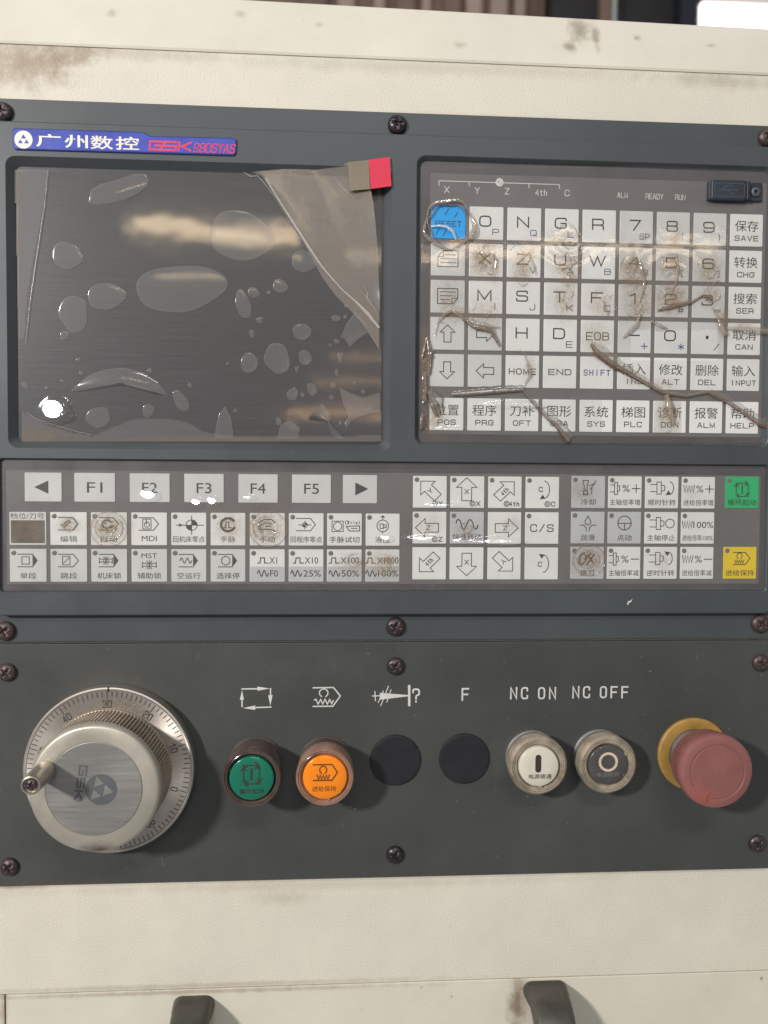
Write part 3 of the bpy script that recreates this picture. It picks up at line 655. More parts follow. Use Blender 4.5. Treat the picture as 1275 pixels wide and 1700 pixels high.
def arrow(k, d, cx=.5, cy=.5, s=.5, w=.5):
    b = [(0, .5), (.42, .08), (.2, .08), (.2, -.5), (-.2, -.5), (-.2, .08), (-.42, .08)]
    a = math.radians(d); ca, sa = math.cos(a), math.sin(a)
    k.L([(cx + s * (x * ca - y * sa), cy - s * (x * sa + y * ca)) for x, y in b], w, True)
for r, row in enumerate(rows):
    for c, s in enumerate(row):
        rect = (kcol[c], krow[r] - kh, kcol[c] + kw, krow[r])
        grey = (c in (5, 6, 7) and r < 4) or (c < 2 and r in (3, 4)) or (c == 0 and r in (1, 2))
        k = Key(rect, HKEY + .04)
        m = M_kg if grey else M_kw
        if s == 'RESET':
            kk = make_key(rect, HKEY, M_blue, 'blue RESET key under torn film')
            k.T('RESET', .5, .55, .17, .125, .035, .38)
            for (a, b, a2, b2) in ((.50, .1, .40, .28), (.76, .2, .68, .34), (.22, .72, .14, .88), (.42, .76, .34, .92)): k.L([(a, b), (a2, b2)], .4)
            put(kk, k); continue
        if s in ('doc1', 'doc2'):
            kk = make_key(rect, HKEY, m, 'page up key with a text sheet icon' if s == 'doc1' else 'page down key with a folded sheet icon')
            f = (lambda v: v) if s == 'doc1' else (lambda v: 1.02 - v)
            if s == 'doc1':
                k.L([(.2, .72), (.2, .42), (.34, .24), (.79, .24), (.79, .72)], .5, True); k.L([(.2, .42), (.36, .42), (.36, .25)], .4)
            else: k.L([(.2, .26), (.79, .26), (.79, .55), (.64, .72), (.2, .72)], .5, True); k.L([(.79, .55), (.62, .55), (.62, .72)], .4)
            for v in (.36, .48, .60): k.L([(.28 if v > .4 or s == 'doc2' else .42, v), (.72 if s == 'doc1' or v < .55 else .55, v)], .42)
            put(kk, k); continue
        if s in ('up', 'down', 'left', 'right'):
            kk = make_key(rect, HKEY, m, 'grey cursor key with an outlined arrow pointing ' + s)
            arrow(k, {'up': 0, 'left': 90, 'down': 180, 'right': -90}[s], .5, .5, .52, .5); put(kk, k); continue
        if '|' not in s:
            kk = make_key(rect, HKEY, m, 'white %s key' % s)
            cu = {'EOB': .20, 'HOME': .17, 'END': .2, 'SHIFT': .125}[s]
            k.T(s, .5, .5, .25 if s == 'EOB' else .19, cu, .045, .5); put(kk, k, M_inkblue if s == 'SHIFT' else M_ink); continue
        a, b = s.split('|')
        if ord(a[0]) > 1000:
            kk = make_key(rect, HKEY, m, 'white %s key with Chinese lettering above' % b)
            k.Z(a, .5, .37, .72, .34); k.T(b, .5, .75, .17, .155 if len(b) < 5 else .13, .035, .45); put(kk, k); continue
        kk = make_key(rect, HKEY, m, '%s %s key%s' % ('grey' if grey else 'white', {'-': 'minus', '.': 'dot'}.get(a, a), (' with small ' + {'(': 'bracket', ')': 'bracket', '[': 'bracket', ']': 'bracket', ',': 'comma', '#': 'hash', '*': 'star', '/': 'slash', '+': 'plus', '@': 'at sign', '=': 'equals sign'}.get(b, b)) if b else ''))
        WST = .74
        if a == '.': k.F([(.44, .42), (.52, .42), (.52, .52), (.44, .52)])
        elif a == '-': k.L([(.36, .45), (.64, .45)], .7)
        else: k.T(a, .46, .44, .34, BIG.get(a, .36 if a not in '71' else .34), 0, WST)
        if b:
            if b in '+*': 
                k2 = Key(rect, HKEY + .05); k2.T(b, .8, .78, .2, .2, 0, .5); put(kk, k2, M_inkblue, 'corner_legend'); 
            elif b == 'SP': k.T(b, .75, .78, .19, .14, .03, .42)
            elif b in '([)]': k.T(b, .78, .76, .22, .11, 0, .4)
            elif b == 'P' or b == 'Q' or b == 'B': 
                k2 = Key(rect, HKEY + .05); k2.T(b, .77, .76, .19, .2, 0, .42); put(kk, k2, M_inkblue, 'corner_legend')
            else: k.T(b, .77, .77, .2, .2, 0, .42)
        put(kk, k)
# rubber cap over the data port
pc = MB(); q0 = P(1180, 298.5, 5); q1 = P(1248, 334.5, 5)
pc.slab(q0[0], q1[1], q1[0] - 3.2, q0[1], HK, 6.0, 1.2, .8); cap_ = pc.build('port_cover', M_rubber, unit, label='black rubber cover over the data port')
d = MB(); d.slab(q1[0] - 3.6, q1[1] + .4, q1[0] - 1.6, q0[1] - .3, HK, 6.5, .6, .5); d.build('hinge', M_rubber, cap_)
d = MB(); d.slab(q1[0] - 2.0, q1[1] + .5, q1[0] + 6.6, q0[1] - .3, HK, 4.0, .8, .5); d.build('tether', M_rubber, cap_)
d = MB(); c = (q1[0] + 2.4, (q0[1] + q1[1]) / 2 - .2); d.lathe([(2.6, 3.9), (2.5, 4.9), (2.0, 5.2), (1.2, 5.1), (.9, 3.6)], c, 24); d.build('rivet', pmat('dull_rivet', (0.13, 0.13, 0.135), 0.4, metal=.5), cap_, smooth=True, angle=40)
d = MB(); d.slab(q0[0] - .9, q1[1] + .4, q0[0] + 1.2, q0[1] - .4, HK, 5.2, .6, .4); d.build('pull_tab', M_rubber, cap_)
d = MB(); cx_, cz_ = (q0[0] + q1[0] - 3.2) / 2, (q0[1] + q1[1]) / 2
d.ribbon(rrect(q0[0] + 2, q1[1] + 2, q1[0] - 5, q0[1] - 2, .4, 2), .35, 6.05, True)
d.ribbon([(cx_ - 6, cz_), (cx_ + 5, cz_)], .45, 6.05); d.ribbon([(cx_ - 4, cz_), (cx_ - 2, cz_ + 2.2), (cx_ + 2, cz_ + 2.2)], .45, 6.05); d.ribbon([(cx_ - 1, cz_), (cx_ + 1, cz_ - 2), (cx_ + 3, cz_ - 2)], .45, 6.05)
d.build('port_emblem', pmat('rubber_relief', (0.06, 0.075, 0.11), .35), cap_, smooth='flat')
# function strip ------------------------------------------------------------
mb = MB(); mb.slab(fx0 + .7, fz0 + .7, fx1 - .7, fz1 - .7, 0.2, HF, 1, .15); strip = mb.build('function_membrane', M_overlay_edge, unit)
mb = MB(); mb.slab(P(11, 880, HF)[0], P(640, 969.5, HF)[1], P(1261, 880, HF)[0], P(640, 785, HF)[1], HF - .1, HF + .12, .8, .08); mb.build('membrane_field', M_overlay, strip)
HFK = HF + .5
def frect(u0, u1, v0, v1):
    um, vm = (u0 + u1) / 2, (v0 + v1) / 2
    return (P(u0, vm, HFK)[0], P(um, v1, HFK)[1], P(u1, vm, HFK)[0], P(um, v0, HFK)[1])
ucx = 640
zA1 = P(330, 786.5, HFK)[1]; zA0 = P(330, 834.2, HFK)[1]
zB1 = P(345, 851.3, HFK)[1]; zB0 = P(345, 905.6, HFK)[1]; zC1 = P(345, 911.8, HFK)[1]; zC0 = P(345, 966, HFK)[1]
zT1 = P(806, 790.8, HFK)[1]; zT0 = P(806, 843.6, HFK)[1]
gz = [(zT1, zT0), (P(806, 850, HFK)[1], P(806, 902.8, HFK)[1]), (P(806, 908.8, HFK)[1], P(806, 962.2, HFK)[1])]
xs = lambda u: P(u, 877, HFK)[0]
for i, (u0, u1, s) in enumerate(((41.4, 103, '<'), (123.7, 191.5, 'F1'), (215.6, 282, 'F2'), (306, 371.7, 'F3'), (395.7, 461.2, 'F4'), (484.6, 549.3, 'F5'), (569, 625.8, '>'))):
    rect = (xs(u0), zA0, xs(u1), zA1); k = Key(rect, HFK + .04)
    kk = make_key(rect, HFK, M_kg, {'<': 'light grey key with a solid triangle pointing left', '>': 'light grey key with a solid triangle pointing right'}.get(s, 'light grey %s key' % s), base=HF)
    if s == '<': k.F([(.26, .5), (.64, .27), (.64, .73)])
    elif s == '>': k.F([(.36, .26), (.36, .72), (.74, .49)])
    else: k.N(s, .5, .5, .38, .36)
    put(kk, k, M_ink2)
def hexa(k, fill=False, x0=.22, xm=.62, tip=.76, y0=.16, y1=.54, w=.48):
    ym = (y0 + y1) / 2
    if fill:
        k.L([(x0, y0), (xm, y0)], w).L([(x0, y1), (xm, y1)], w).F([(xm, y0 - .02), (tip, ym), (xm, y1 + .02)])
    else: k.L([(x0, y0), (xm, y0), (tip, ym), (xm, y1), (x0, y1)], w)
def quad(k, cx, cy, r):
    k.O(cx, cy, r, r, .42)
    k.F([(cx, cy)] + [(cx + x, cy - y) for x, y in arc(0, 0, r, r, 0, 90, 6)]); k.F([(cx, cy)] + [(cx + x, cy - y) for x, y in arc(0, 0, r, r, 180, 270, 6)])
def lock(k, cx, cy, s):
    for sg in (-1, 1):
        k.L([(cx + sg * s * x, cy + s * y) for x, y in ((.25, -.18), (.6, -.18), (.75, -.3), (.75, .3), (.6, .18), (.25, .18))], .4, True)
    k.L([(cx, cy - s * .5), (cx, cy + s * .5)], .4); k.L([(cx - s * .25, cy - s * .45), (cx + s * .25, cy + s * .45)], .4); k.L([(cx + s * .25, cy - s * .45), (cx - s * .25, cy + s * .45)], .4)
def wave(k, x0, x1, cy, a, n=2, w=.5):
    k.L([(x0 + (x1 - x0) * i / 32, cy - a * math.sin(2 * math.pi * n * i / 32)) for i in range(33)], w)
def zig(k, x0, x1, cy, a, n=4, w=.5):
    k.L([(x0 + (x1 - x0) * i / (2 * n), cy + (a if i % 2 else -a)) for i in range(2 * n + 1)], w)
def spindle(k, x=.1, cy=.36, s=1.0):
    k.L([(x, cy - .11), (x + .13 * s, cy - .11)], .42).L([(x, cy + .11), (x + .13 * s, cy + .11)], .42)
    k.L([(x + .13 * s, cy - .19), (x + .22 * s, cy - .19), (x + .22 * s, cy + .19), (x + .13 * s, cy + .19)], .42, True)
    k.L([(x + .22 * s, cy - .1), (x + .29 * s, cy - .07), (x + .29 * s, cy + .07), (x + .22 * s, cy + .1)], .42)
def cw(k, cx, cy, r, ccw=False):
    k.A(cx - .02, cy, r * .65, r, -80, 80, .45)
    y = cy - r if ccw else cy + r
    d = -1 if ccw else 1
    k.F([(cx - .13, y + .02 * d), (cx - .04, y - .13 * d), (cx + .03, y + .0 * d)])
def ic_edit(k): hexa(k); k.L([(.3, .42), (.42, .30), (.52, .24), (.56, .3), (.46, .38), (.36, .46)], .4)
def ic_auto(k): hexa(k); k.A(.45, .36, .14, .12, 30, 330, .8); k.F([(.5, .40), (.66, .40), (.57, .5)])
def ic_mdi(k): hexa(k); k.L([(.32, .2), (.55, .2), (.55, .5), (.32, .5)], .42, True); k.O(.435, .37, .07, .08, .42); k.L([(.42, .36), (.42, .23)], .5)
def ic_home(k): quad(k, .58, .38, .16); k.L([(.14, .38), (.92, .38)], .42).L([(.58, .1), (.58, .66)], .42); k.F([(.22, .33), (.36, .38), (.22, .43)])
def ic_wheel(k): k.A(.5, .36, .2, .2, 40, 330, 1.3); k.L([(.38, .45), (.44, .45), (.44, .28), (.52, .28), (.52, .45), (.6, .45)], .5)
def ic_hand(k): k.L([(.25, .3), (.4, .2), (.62, .2), (.72, .3)], .6).L([(.25, .4), (.45, .3), (.6, .34)], .6).L([(.28, .5), (.6, .5), (.72, .56)], .6).L([(.45, .4), (.6, .4)], .6)
def ic_prog(k): hexa(k); quad(k, .46, .36, .07); k.L([(.28, .36), (.64, .36)], .42).L([(.46, .24), (.46, .48)], .4)
def ic_trial(k):
    k.L([(.14, .24), (.46, .24), (.46, .56), (.14, .56)], .42, True); k.O(.3, .4, .12, .13, .42); k.T('Trial', .77, .28, .1, .05, .025, .3); k.O(.56, .28, .045, .05, .32)
    k.L([(.55, .4), (.93, .38), (.93, .54), (.64, .54)], .45, True); k.L([(.7, .46), (.86, .46)], .4)
def ic_pump(k): k.O(.5, .38, .17, .18, .45); k.L([(.5, .2), (.5, .08)], .42); k.F([(.42, .12), (.5, .05), (.58, .12)]); k.L([(.42, .32), (.52, .32), (.52, .46), (.42, .46)], .42, True).L([(.52, .35), (.6, .35), (.6, .43), (.52, .43)], .42).L([(.5, .56), (.5, .62)], .42)
def ic_single(k): hexa(k, True); k.L([(.33, .24), (.53, .24), (.53, .46), (.33, .46)], .42, True)
def ic_skip(k): hexa(k); k.L([(.33, .22), (.53, .22), (.53, .48), (.33, .48)], .42, True).L([(.36, .43), (.5, .27)], .4)
def ic_mlock(k): hexa(k, True); lock(k, .41, .35, .24)
def ic_mst(k): k.N('MST', .5, .2, .44, .15); lock(k, .5, .48, .26)
def ic_dry(k): hexa(k, True); wave(k, .25, .58, .35, .08, 2, .5)
def ic_opt(k):
    hexa(k, True)
    for a in range(0, 360, 60): k.A(.43, .35, .12, .13, a + 8, a + 50, .5)
def pulse(t, b):
    def f(k):
        n = len(t); a = {2: .56, 3: .46, 4: .39, 5: .33}[n]; wt = {2: .22, 3: .38, 4: .53, 5: .64}[n]; p0 = a - .33
        k.L([(p0, .42), (p0 + .06, .42), (p0 + .08, .26), (p0 + .19, .26), (p0 + .19, .42), (p0 + .29, .42)], .55); k.N(t, a + wt / 2, .34, wt, .2)
        m = len(b); a = {2: .58, 3: .42, 4: .37}[m]; wt = {2: .22, 3: .5, 4: .6}[m]
        wave(k, a - .36, a - .05, .74, .09, 2, .55); k.N(b, a + wt / 2, .74, wt, .2)
    return f
cols = [(83.3, 144.4), (150.9, 210.9), (217.9, 277.4), (284.2, 342.6), (349.6, 407.5), (414.6, 473), (479.5, 537.4), (543, 600.9), (607.1, 663.6)]
colB = [('编辑', ic_edit, .46, M_kw, 'edit'), ('自动', ic_auto, .46, M_kw, 'automatic'), ('MDI', ic_mdi, .4, M_kw, 'MDI'), ('回机床零点', ic_home, .9, M_kw, 'machine zero'), ('手脉', ic_wheel, .44, M_kw, 'handwheel mode'), ('手动', ic_hand, .44, M_kw, 'manual mode'), ('回程序零点', ic_prog, .9, M_kw, 'program zero'), ('手脉试切', ic_trial, .86, M_kw, 'trial cut'), ('液压', ic_pump, .44, M_kw, 'hydraulics')]
colC = [('单段', ic_single, .44, M_kg, 'single block', (15.5, 76.9)), ('跳段', ic_skip, .46, M_kg, 'block skip', cols[0]), ('机床锁', ic_mlock, .66, M_kg, 'machine lock', cols[1]), ('辅助锁', ic_mst, .66, M_kg, 'MST lock', cols[2]), ('空运行', ic_dry, .66, M_kg, 'dry run', cols[3]), ('选择停', ic_opt, .66, M_kg, 'optional stop', cols[4]),
        (None, pulse('X1', 'F0'), 0, M_kw, 'X1 F0 rate', cols[5]), (None, pulse('X10', '25%'), 0, M_kw, 'X10 25% rate', cols[6]), (None, pulse('X100', '50%'), 0, M_kw, 'X100 50% rate', cols[7]), (None, pulse('X1000', '100%'), 0, M_kw, 'X1000 100% rate', cols[8])]
def fkey(rect, m, lab, zh, wu, ic, zy=.81, ink=None, led=True):
    kk = make_key(rect, HFK, m, lab, (.11, .12) if led else None, base=HF); k = Key(rect, HFK + .04)
    if zh is None: 
        lo = MB(); W_, H_ = rect[2] - rect[0], rect[3] - rect[1]
        lo.slab(rect[0] + .3, rect[1] + .3, rect[2] - .3, rect[1] + H_ * .47, HFK - .05, HFK + .03, .3, .03); lo.build('grey_half', M_kd, kk); k.h = HFK + .08
    ic(k)
    if zh == 'MDI': k.N('MDI', .5, .79, .42, .16)
    elif zh: k.Z(zh, .5, zy, wu, .19)
    put(kk, k, ink or M_ink2); return kk
for (zh, ic, wu, m, lab), (u0, u1) in zip(colB, cols): fkey((xs(u0), zB0, xs(u1), zB1), m, 'white %s key with indicator' % lab, zh, wu, ic)
for zh, ic, wu, m, lab, (u0, u1) in colC: fkey((xs(u0), zC0, xs(u1), zC1), m, '%s %s key with indicator' % ('white' if m is M_kw else 'light grey', lab), zh, wu, ic)
rect = (xs(15.5), zB0, xs(76.9), zB1)
mb = MB(); mb.slab(*rect, HF, HFK, .4, .2, 3); tw = mb.build('tool_number_window', M_kg, unit, label='small brown display window under a Chinese heading')
mb = MB(); W_, H_ = rect[2] - rect[0], rect[3] - rect[1]
mb.slab(rect[0] + .04 * W_, rect[1] + .06 * H_, rect[2] - .04 * W_, rect[3] - .25 * H_, HFK - .1, HFK + .05, .3, .05); mb.build('window_pane', M_window, tw)
k = Key(rect, HFK + .04); k.Z('档位/刀号', .49, .12, .92, .18); put(tw, k, M_ink2)
# jog keys
def barrow(k, d, cx, cy, s, txt, trot=0):
    arrow(k, d, cx, cy, s, .45); k.T(txt, cx - .06 * s * math.sin(math.radians(-d)), cy + .1 * s * math.cos(math.radians(d)), .15, .13 if len(txt) == 1 else .075, .015, .4, math.radians(trot))
def turn(k, txt):
    k.O(.70 - .05 * len(txt), .86, .075, .08, .42); k.A(.70 - .05 * len(txt), .86, .03, .035, 40, 320, .4); k.T(txt, .82 if len(txt) == 1 else .78, .86, .15, .13 if len(txt) == 1 else .09, .02, .42)
gc = [(685.2, 741.2), (747, 803.5), (809.9, 865.4), (871.8, 927.5)]
def j_y(k): barrow(k, 45, .48, .42, .72, 'Y', 45); turn(k, 'Y')
def j_x(k): barrow(k, 0, .48, .41, .72, 'X'); turn(k, 'X')
def j_4(k): barrow(k, -45, .52, .42, .72, '4th', 45); turn(k, '4th')
def j_c(k): cw(k, .55, .41, .28); k.T('C', .45, .40, .16, .12, 0, .42); turn(k, 'C')
def j_z(k): barrow(k, 90, .42, .50, .68, 'Z'); turn(k, 'Z')
def j_rap(k):
    k.L([(.18, .34), (.2, .26), (.25, .24), (.3, .28), (.34, .45), (.38, .54), (.43, .54), (.5, .36), (.55, .26), (.6, .24), (.66, .32), (.7, .48), (.75, .54), (.8, .5), (.82, .42)], .6)
def j_z2(k): barrow(k, -90, .56, .5, .68, 'Z')
def j_cs(k): k.T('C/S', .5, .5, .24, .2, .05, .55)
def j_42(k): barrow(k, 135, .46, .50, .72, '4th', 45)
def j_x2(k): barrow(k, 180, .5, .53, .7, 'X')
def j_y2(k): barrow(k, -135, .5, .48, .72, 'Y', -135)
def j_c2(k): cw(k, .55, .5, .28, True); k.T('C', .45, .52, .16, .12, 0, .42)
jog = [[(j_y, 'white jog key with a diagonal Y arrow pointing up and left', 1, M_kw), (j_x, 'white jog key with an X arrow pointing up', 1, M_kw), (j_4, 'white jog key with a 4th arrow pointing up and right', 1, M_kw), (j_c, 'white key with C and a curved arrow ending below', 1, M_kw)],
       [(j_z, 'white jog key with a Z arrow pointing left', 1, M_kw), (j_rap, 'grey rapid move key with a wavy line', 1, M_kd), (j_z2, 'white jog key with a Z arrow pointing right', 0, M_kw), (j_cs, 'white C/S key', 1, M_kw)],
       [(j_42, 'white jog key with a 4th arrow pointing down and left', 0, M_kw), (j_x2, 'white jog key with an X arrow pointing down', 0, M_kw), (j_y2, 'white jog key with a diagonal Y arrow pointing down and right', 0, M_kw), (j_c2, 'white key with C and a curved arrow ending above', 0, M_kw)]]
for r in range(3):
    for c in range(4):
        ic, lab, led, m = jog[r][c]
        fkey((xs(gc[c][0]), gz[r][1], xs(gc[c][1]), gz[r][0]), m, lab, '快速移动' if ic is j_rap else '', .84, ic, zy=.78, ink=M_ink, led=led)
# spindle and feed keys
def s_cool(k): k.L([(.33, .14), (.5, .14), (.46, .3), (.46, .45), (.37, .45), (.37, .3)], .45, True).L([(.37, .45), (.35, .58), (.48, .58), (.46, .45)], .6).L([(.56, .42), (.72, .14)], .45).L([(.52, .3), (.68, .24)], .45).L([(.6, .36), (.6, .56)], .4)
def s_lub(k): k.L([(.5, .14), (.59, .3), (.57, .38), (.5, .41), (.43, .38), (.41, .3)], .45, True).L([(.26, .42), (.38, .42), (.45, .5), (.46, .6)], .45).L([(.74, .42), (.62, .42), (.55, .5), (.54, .6)], .45)
def s_tool(k): k.L([(.3, .25), (.42, .2), (.48, .4), (.34, .56), (.26, .5)], .7, True).L([(.5, .25), (.68, .5)], .9).L([(.7, .24), (.5, .54)], .9).L([(.42, .38), (.6, .22)], .8)
def s_sp(sign):
    def f(k):
        spindle(k, .06, .38, .95); k.N('%', .53, .38, .22, .22); k.T(sign, .83, .38, .26, .26, 0, .5)
    return f
def s_fd(sign):
    def f(k):
        zig(k, .06, .38, .38, .11, 4, .5); k.N('%', .54, .38, .22, .22); k.T(sign, .83, .38, .26, .26, 0, .5)
    return f
def s_cw(k): spindle(k, .16, .36, 1.45); cw(k, .74, .36, .2)
def s_ccw(k): spindle(k, .16, .36, 1.45); cw(k, .74, .36, .2, True)
def s_stop(k): spindle(k, .16, .36, 1.45); k.O(.76, .36, .13, .14, .45)
def s_jog(k): k.O(.5, .35, .2, .22, .5); k.L([(.3, .36), (.7, .36)], .45).L([(.5, .36), (.5, .57)], .45)
def s_100(k): zig(k, .04, .34, .40, .11, 4, .5); k.N('100%', .67, .4, .6, .2)
def s_cyc(k):
    k.L([(.32, .58), (.32, .24), (.4, .24)], .45).L([(.3, .2), (.64, .2), (.64, .28)], .45).L([(.68, .24), (.68, .58), (.6, .58)], .45).L([(.7, .62), (.36, .62), (.36, .54)], .45).L([(.5, .28), (.5, .52)], .7)
    k.L([(.26, .32), (.32, .24), (.38, .32)], .4).L([(.58, .13), (.66, .2), (.58, .27)], .4).L([(.62, .5), (.68, .58), (.74, .5)], .4).L([(.42, .56), (.35, .62), (.42, .68)], .4)
def s_hold(k): hexa(k, False, .3, .66, .8, .17, .55); k.A(.48, .28, .08, .09, -60, 240, .45); zig(k, .34, .62, .46, .05, 4, .42)
rc = [(947.9, 1003.6), (1008.8, 1064.3), (1070, 1125.2), (1130.5, 1185.7)]
gz2 = [(P(1066, 791, HFK)[1], P(1066, 844, HFK)[1]), (P(1066, 849.9, HFK)[1], P(1066, 902.7, HFK)[1]), (P(1066, 907.9, HFK)[1], P(1066, 961.3, HFK)[1])]
sp = [[(s_cool, '冷却', .44, M_kd, 'grey coolant key with a spray icon'), (s_sp('+'), '主轴倍率增', .9, M_kw, 'white spindle override plus key'), (s_cw, '顺时针转', .84, M_kw, 'white clockwise spindle key'), (s_fd('+'), '进给倍率增', .9, M_kw, 'white feed override plus key')],
      [(s_lub, '润滑', .42, M_kd, 'grey lubrication key with a drop icon'), (s_jog, '点动', .44, M_kd, 'grey spindle jog key with a divided circle'), (s_stop, '主轴停止', .84, M_kw, 'white spindle stop key'), (s_100, '进给倍率100%', .92, M_kw, 'white feed 100% key')],
      [(s_tool, '换刀', .42, M_kd, 'grey tool change key, stained brown'), (s_sp('-'), '主轴倍率减', .9, M_kw, 'white spindle override minus key'), (s_ccw, '逆时针转', .84, M_kw, 'white counterclockwise spindle key'), (s_fd('-'), '进给倍率减', .9, M_kw, 'white feed override minus key')]]
for r in range(3):
    for c in range(4):
        ic, zh, wu, m, lab = sp[r][c]
        fkey((xs(rc[c][0]), gz2[r][1], xs(rc[c][1]), gz2[r][0]), m, lab, zh, wu, ic, ink=M_ink)
fkey((xs(1202.9), P(1230, 844, HFK)[1], xs(1258.2), P(1230, 791.5, HFK)[1]), M_green, 'green cycle start key', '循环起动', .86, s_cyc, ink=M_ink)
fkey((xs(1202.2), P(1230, 961, HFK)[1], xs(1257.2), P(1230, 908, HFK)[1]), M_yellow, 'yellow feed hold key', '进给保持', .86, s_hold, ink=M_ink)
# ------------------------------------------------------------------ lower button plate
plate = thing('button_plate', 0, P(650, 1457)[1], 0, 'dark green grey steel plate carrying the buttons and the handwheel', 'button plate')
pz1 = P(660, 1066.3)[1]; pz0 = P(660, 1456.3)[1]
mb = MB(); mb.slab(ux0 + .3, pz0, ux1 + .2, pz1, -2.9, 0.0, 1.0, .35); mb.build('plate', M_plate, plate)
for (u, v, r) in ((10, 1117, .6), (657, 1107, .5), (1265, 1101, .2), (14, 1441, .8), (656, 1421, .45), (1259, 1402, .65)): screw(u, v, plate, s=.93, rot=r)
Za = lambda x, y: P(360 + x / 4.904, 1100 + y / 4.904, .06)
Zb = lambda x, y: P(600 + x / 4.904, 1100 + y / 4.904, .06)
Zc = lambda x, y: P(820 + x / 4.904, 1110 + y / 4.904, .06)
SW = .72
mb = MB()
for ln, tri in (([(205, 215), (330, 213)], [(330, 195), (330, 229), (430, 211)]), ([(437, 213), (437, 268)], [(418, 265), (454, 265), (435, 352)]), ([(440, 362), (312, 366)], [(312, 349), (312, 385), (214, 370)]), ([(205, 358), (205, 300)], [(187, 302), (221, 302), (205, 225)])):
    mb.ribbon([Za(*q) for q in ln], SW, .05); mb.k += .007; mb.poly([Za(*q) for q in tri], .05 + mb.k)
mb.build('cycle_symbol', M_inkwhite, plate, smooth='flat')
mb = MB(); mb.ribbon([Za(*q) for q in ((785, 205), (950, 203), (1005, 272), (945, 355), (785, 357))], SW, .05)
mb.ribbon([Za(870 + 35 * math.cos(math.radians(a)), 247 - 33 * math.sin(math.radians(a))) for a in range(-60, 241, 20)], .62, .05)
mb.ribbon([Za(*q) for q in ((795, 305), (806, 298), (825, 338), (845, 300), (862, 338), (880, 298), (900, 338), (918, 300), (935, 335), (948, 308))], .62, .05)
mb.build('feed_hold_symbol', M_inkwhite, plate, smooth='flat')
mb = MB(); mb.ribbon([Zb(90, 272), Zb(160, 270)], .6, .05); mb.ribbon([Zb(110, 237), Zb(114, 310)], .6, .05)
for a, b in (((220, 192), (158, 350)), ((178, 232), (137, 325)), ((240, 222), (207, 322))): mb.ribbon([Zb(*a), Zb(*b)], .5, .05)
mb.k += .007; mb.poly([Zb(150, 246), Zb(150, 302), Zb(380, 274), Zb(380, 264)], .05 + mb.k)
mb.ribbon([Zb(389, 192), Zb(389, 345)], 1.35, .05); p = Zb(445, 268); stroke_text(mb, '?', p[0], p[1], 8.0, 4.4, 0, .95, .05)
mb.build('tool_symbol', M_inkwhite, plate, smooth='flat')
mb = MB(); p = Zb(846, 259); stroke_text(mb, 'F', p[0], p[1], 7.3, 4.3, 0, .95, .05); mb.build('letter_print', M_inkwhite, plate, smooth='flat')
mb = MB()
for ch, x in zip('NCON', (161, 249, 388, 477)): p = Zc(x, 200); stroke_text(mb, ch, p[0], p[1], 7.0, 4.15, 0, .92, .05, rnd=.45)
mb.build('nc_on_print', M_inkwhite, plate, smooth='flat')
mb = MB()
for ch, x in zip('NCOFF', (667, 754, 891, 978, 1066)): p = Zc(x, 192); stroke_text(mb, ch, p[0], p[1], 7.0, 4.15, 0, .92, .05, rnd=.45)
mb.build('nc_off_print', M_inkwhite, plate, smooth='flat')
mb = MB(); random.seed(5)
for i in range(26):
    u, v = random.uniform(20, 1250), random.uniform(1075, 1440); a = random.uniform(0, 6.3); L_ = random.choice((.8, 1.5, 3, 6))
    p = P(u, v); mb.k = 0; mb.ribbon([p, (p[0] + .5 * L_ * math.cos(a) + random.uniform(-.2, .2), p[1] + .5 * L_ * math.sin(a)), (p[0] + L_ * math.cos(a + .25), p[1] + L_ * math.sin(a + .25))], random.uniform(.10, .22), .012 + i * .0006)
for u, v in ((580, 1339), (588, 1342), (1078, 1114), (1262, 1120), (610, 1085)):
    p = P(u, v); mb.k = 0; mb.ribbon([p, (p[0] + .9, p[1] - .3)], .45, .03)
sc_ = mb.build('scratches', pmat('bare_scratch', (0.17, 0.165, 0.15), .5, var=.3), plate, smooth='flat'); sc_['kind'] = 'stuff'
# blanking caps
for (u, v, lab) in ((656.5, 1262.5, 'flat black blanking cap left of the other cap, beside the orange button'), (771.2, 1260, 'flat black blanking cap beside the white power-on button')):
    x, z = P(u, v, 1.0); t = thing('blanking_cap', x, z, 0, lab, 'hole cap', 'black caps filling unused button holes')
    mb = MB(); mb.lathe([(14.3, .02), (14.25, .7), (13.9, 1.1), (13.2, 1.25)], (x, z), 64); mb.build('disc', M_cap, t)
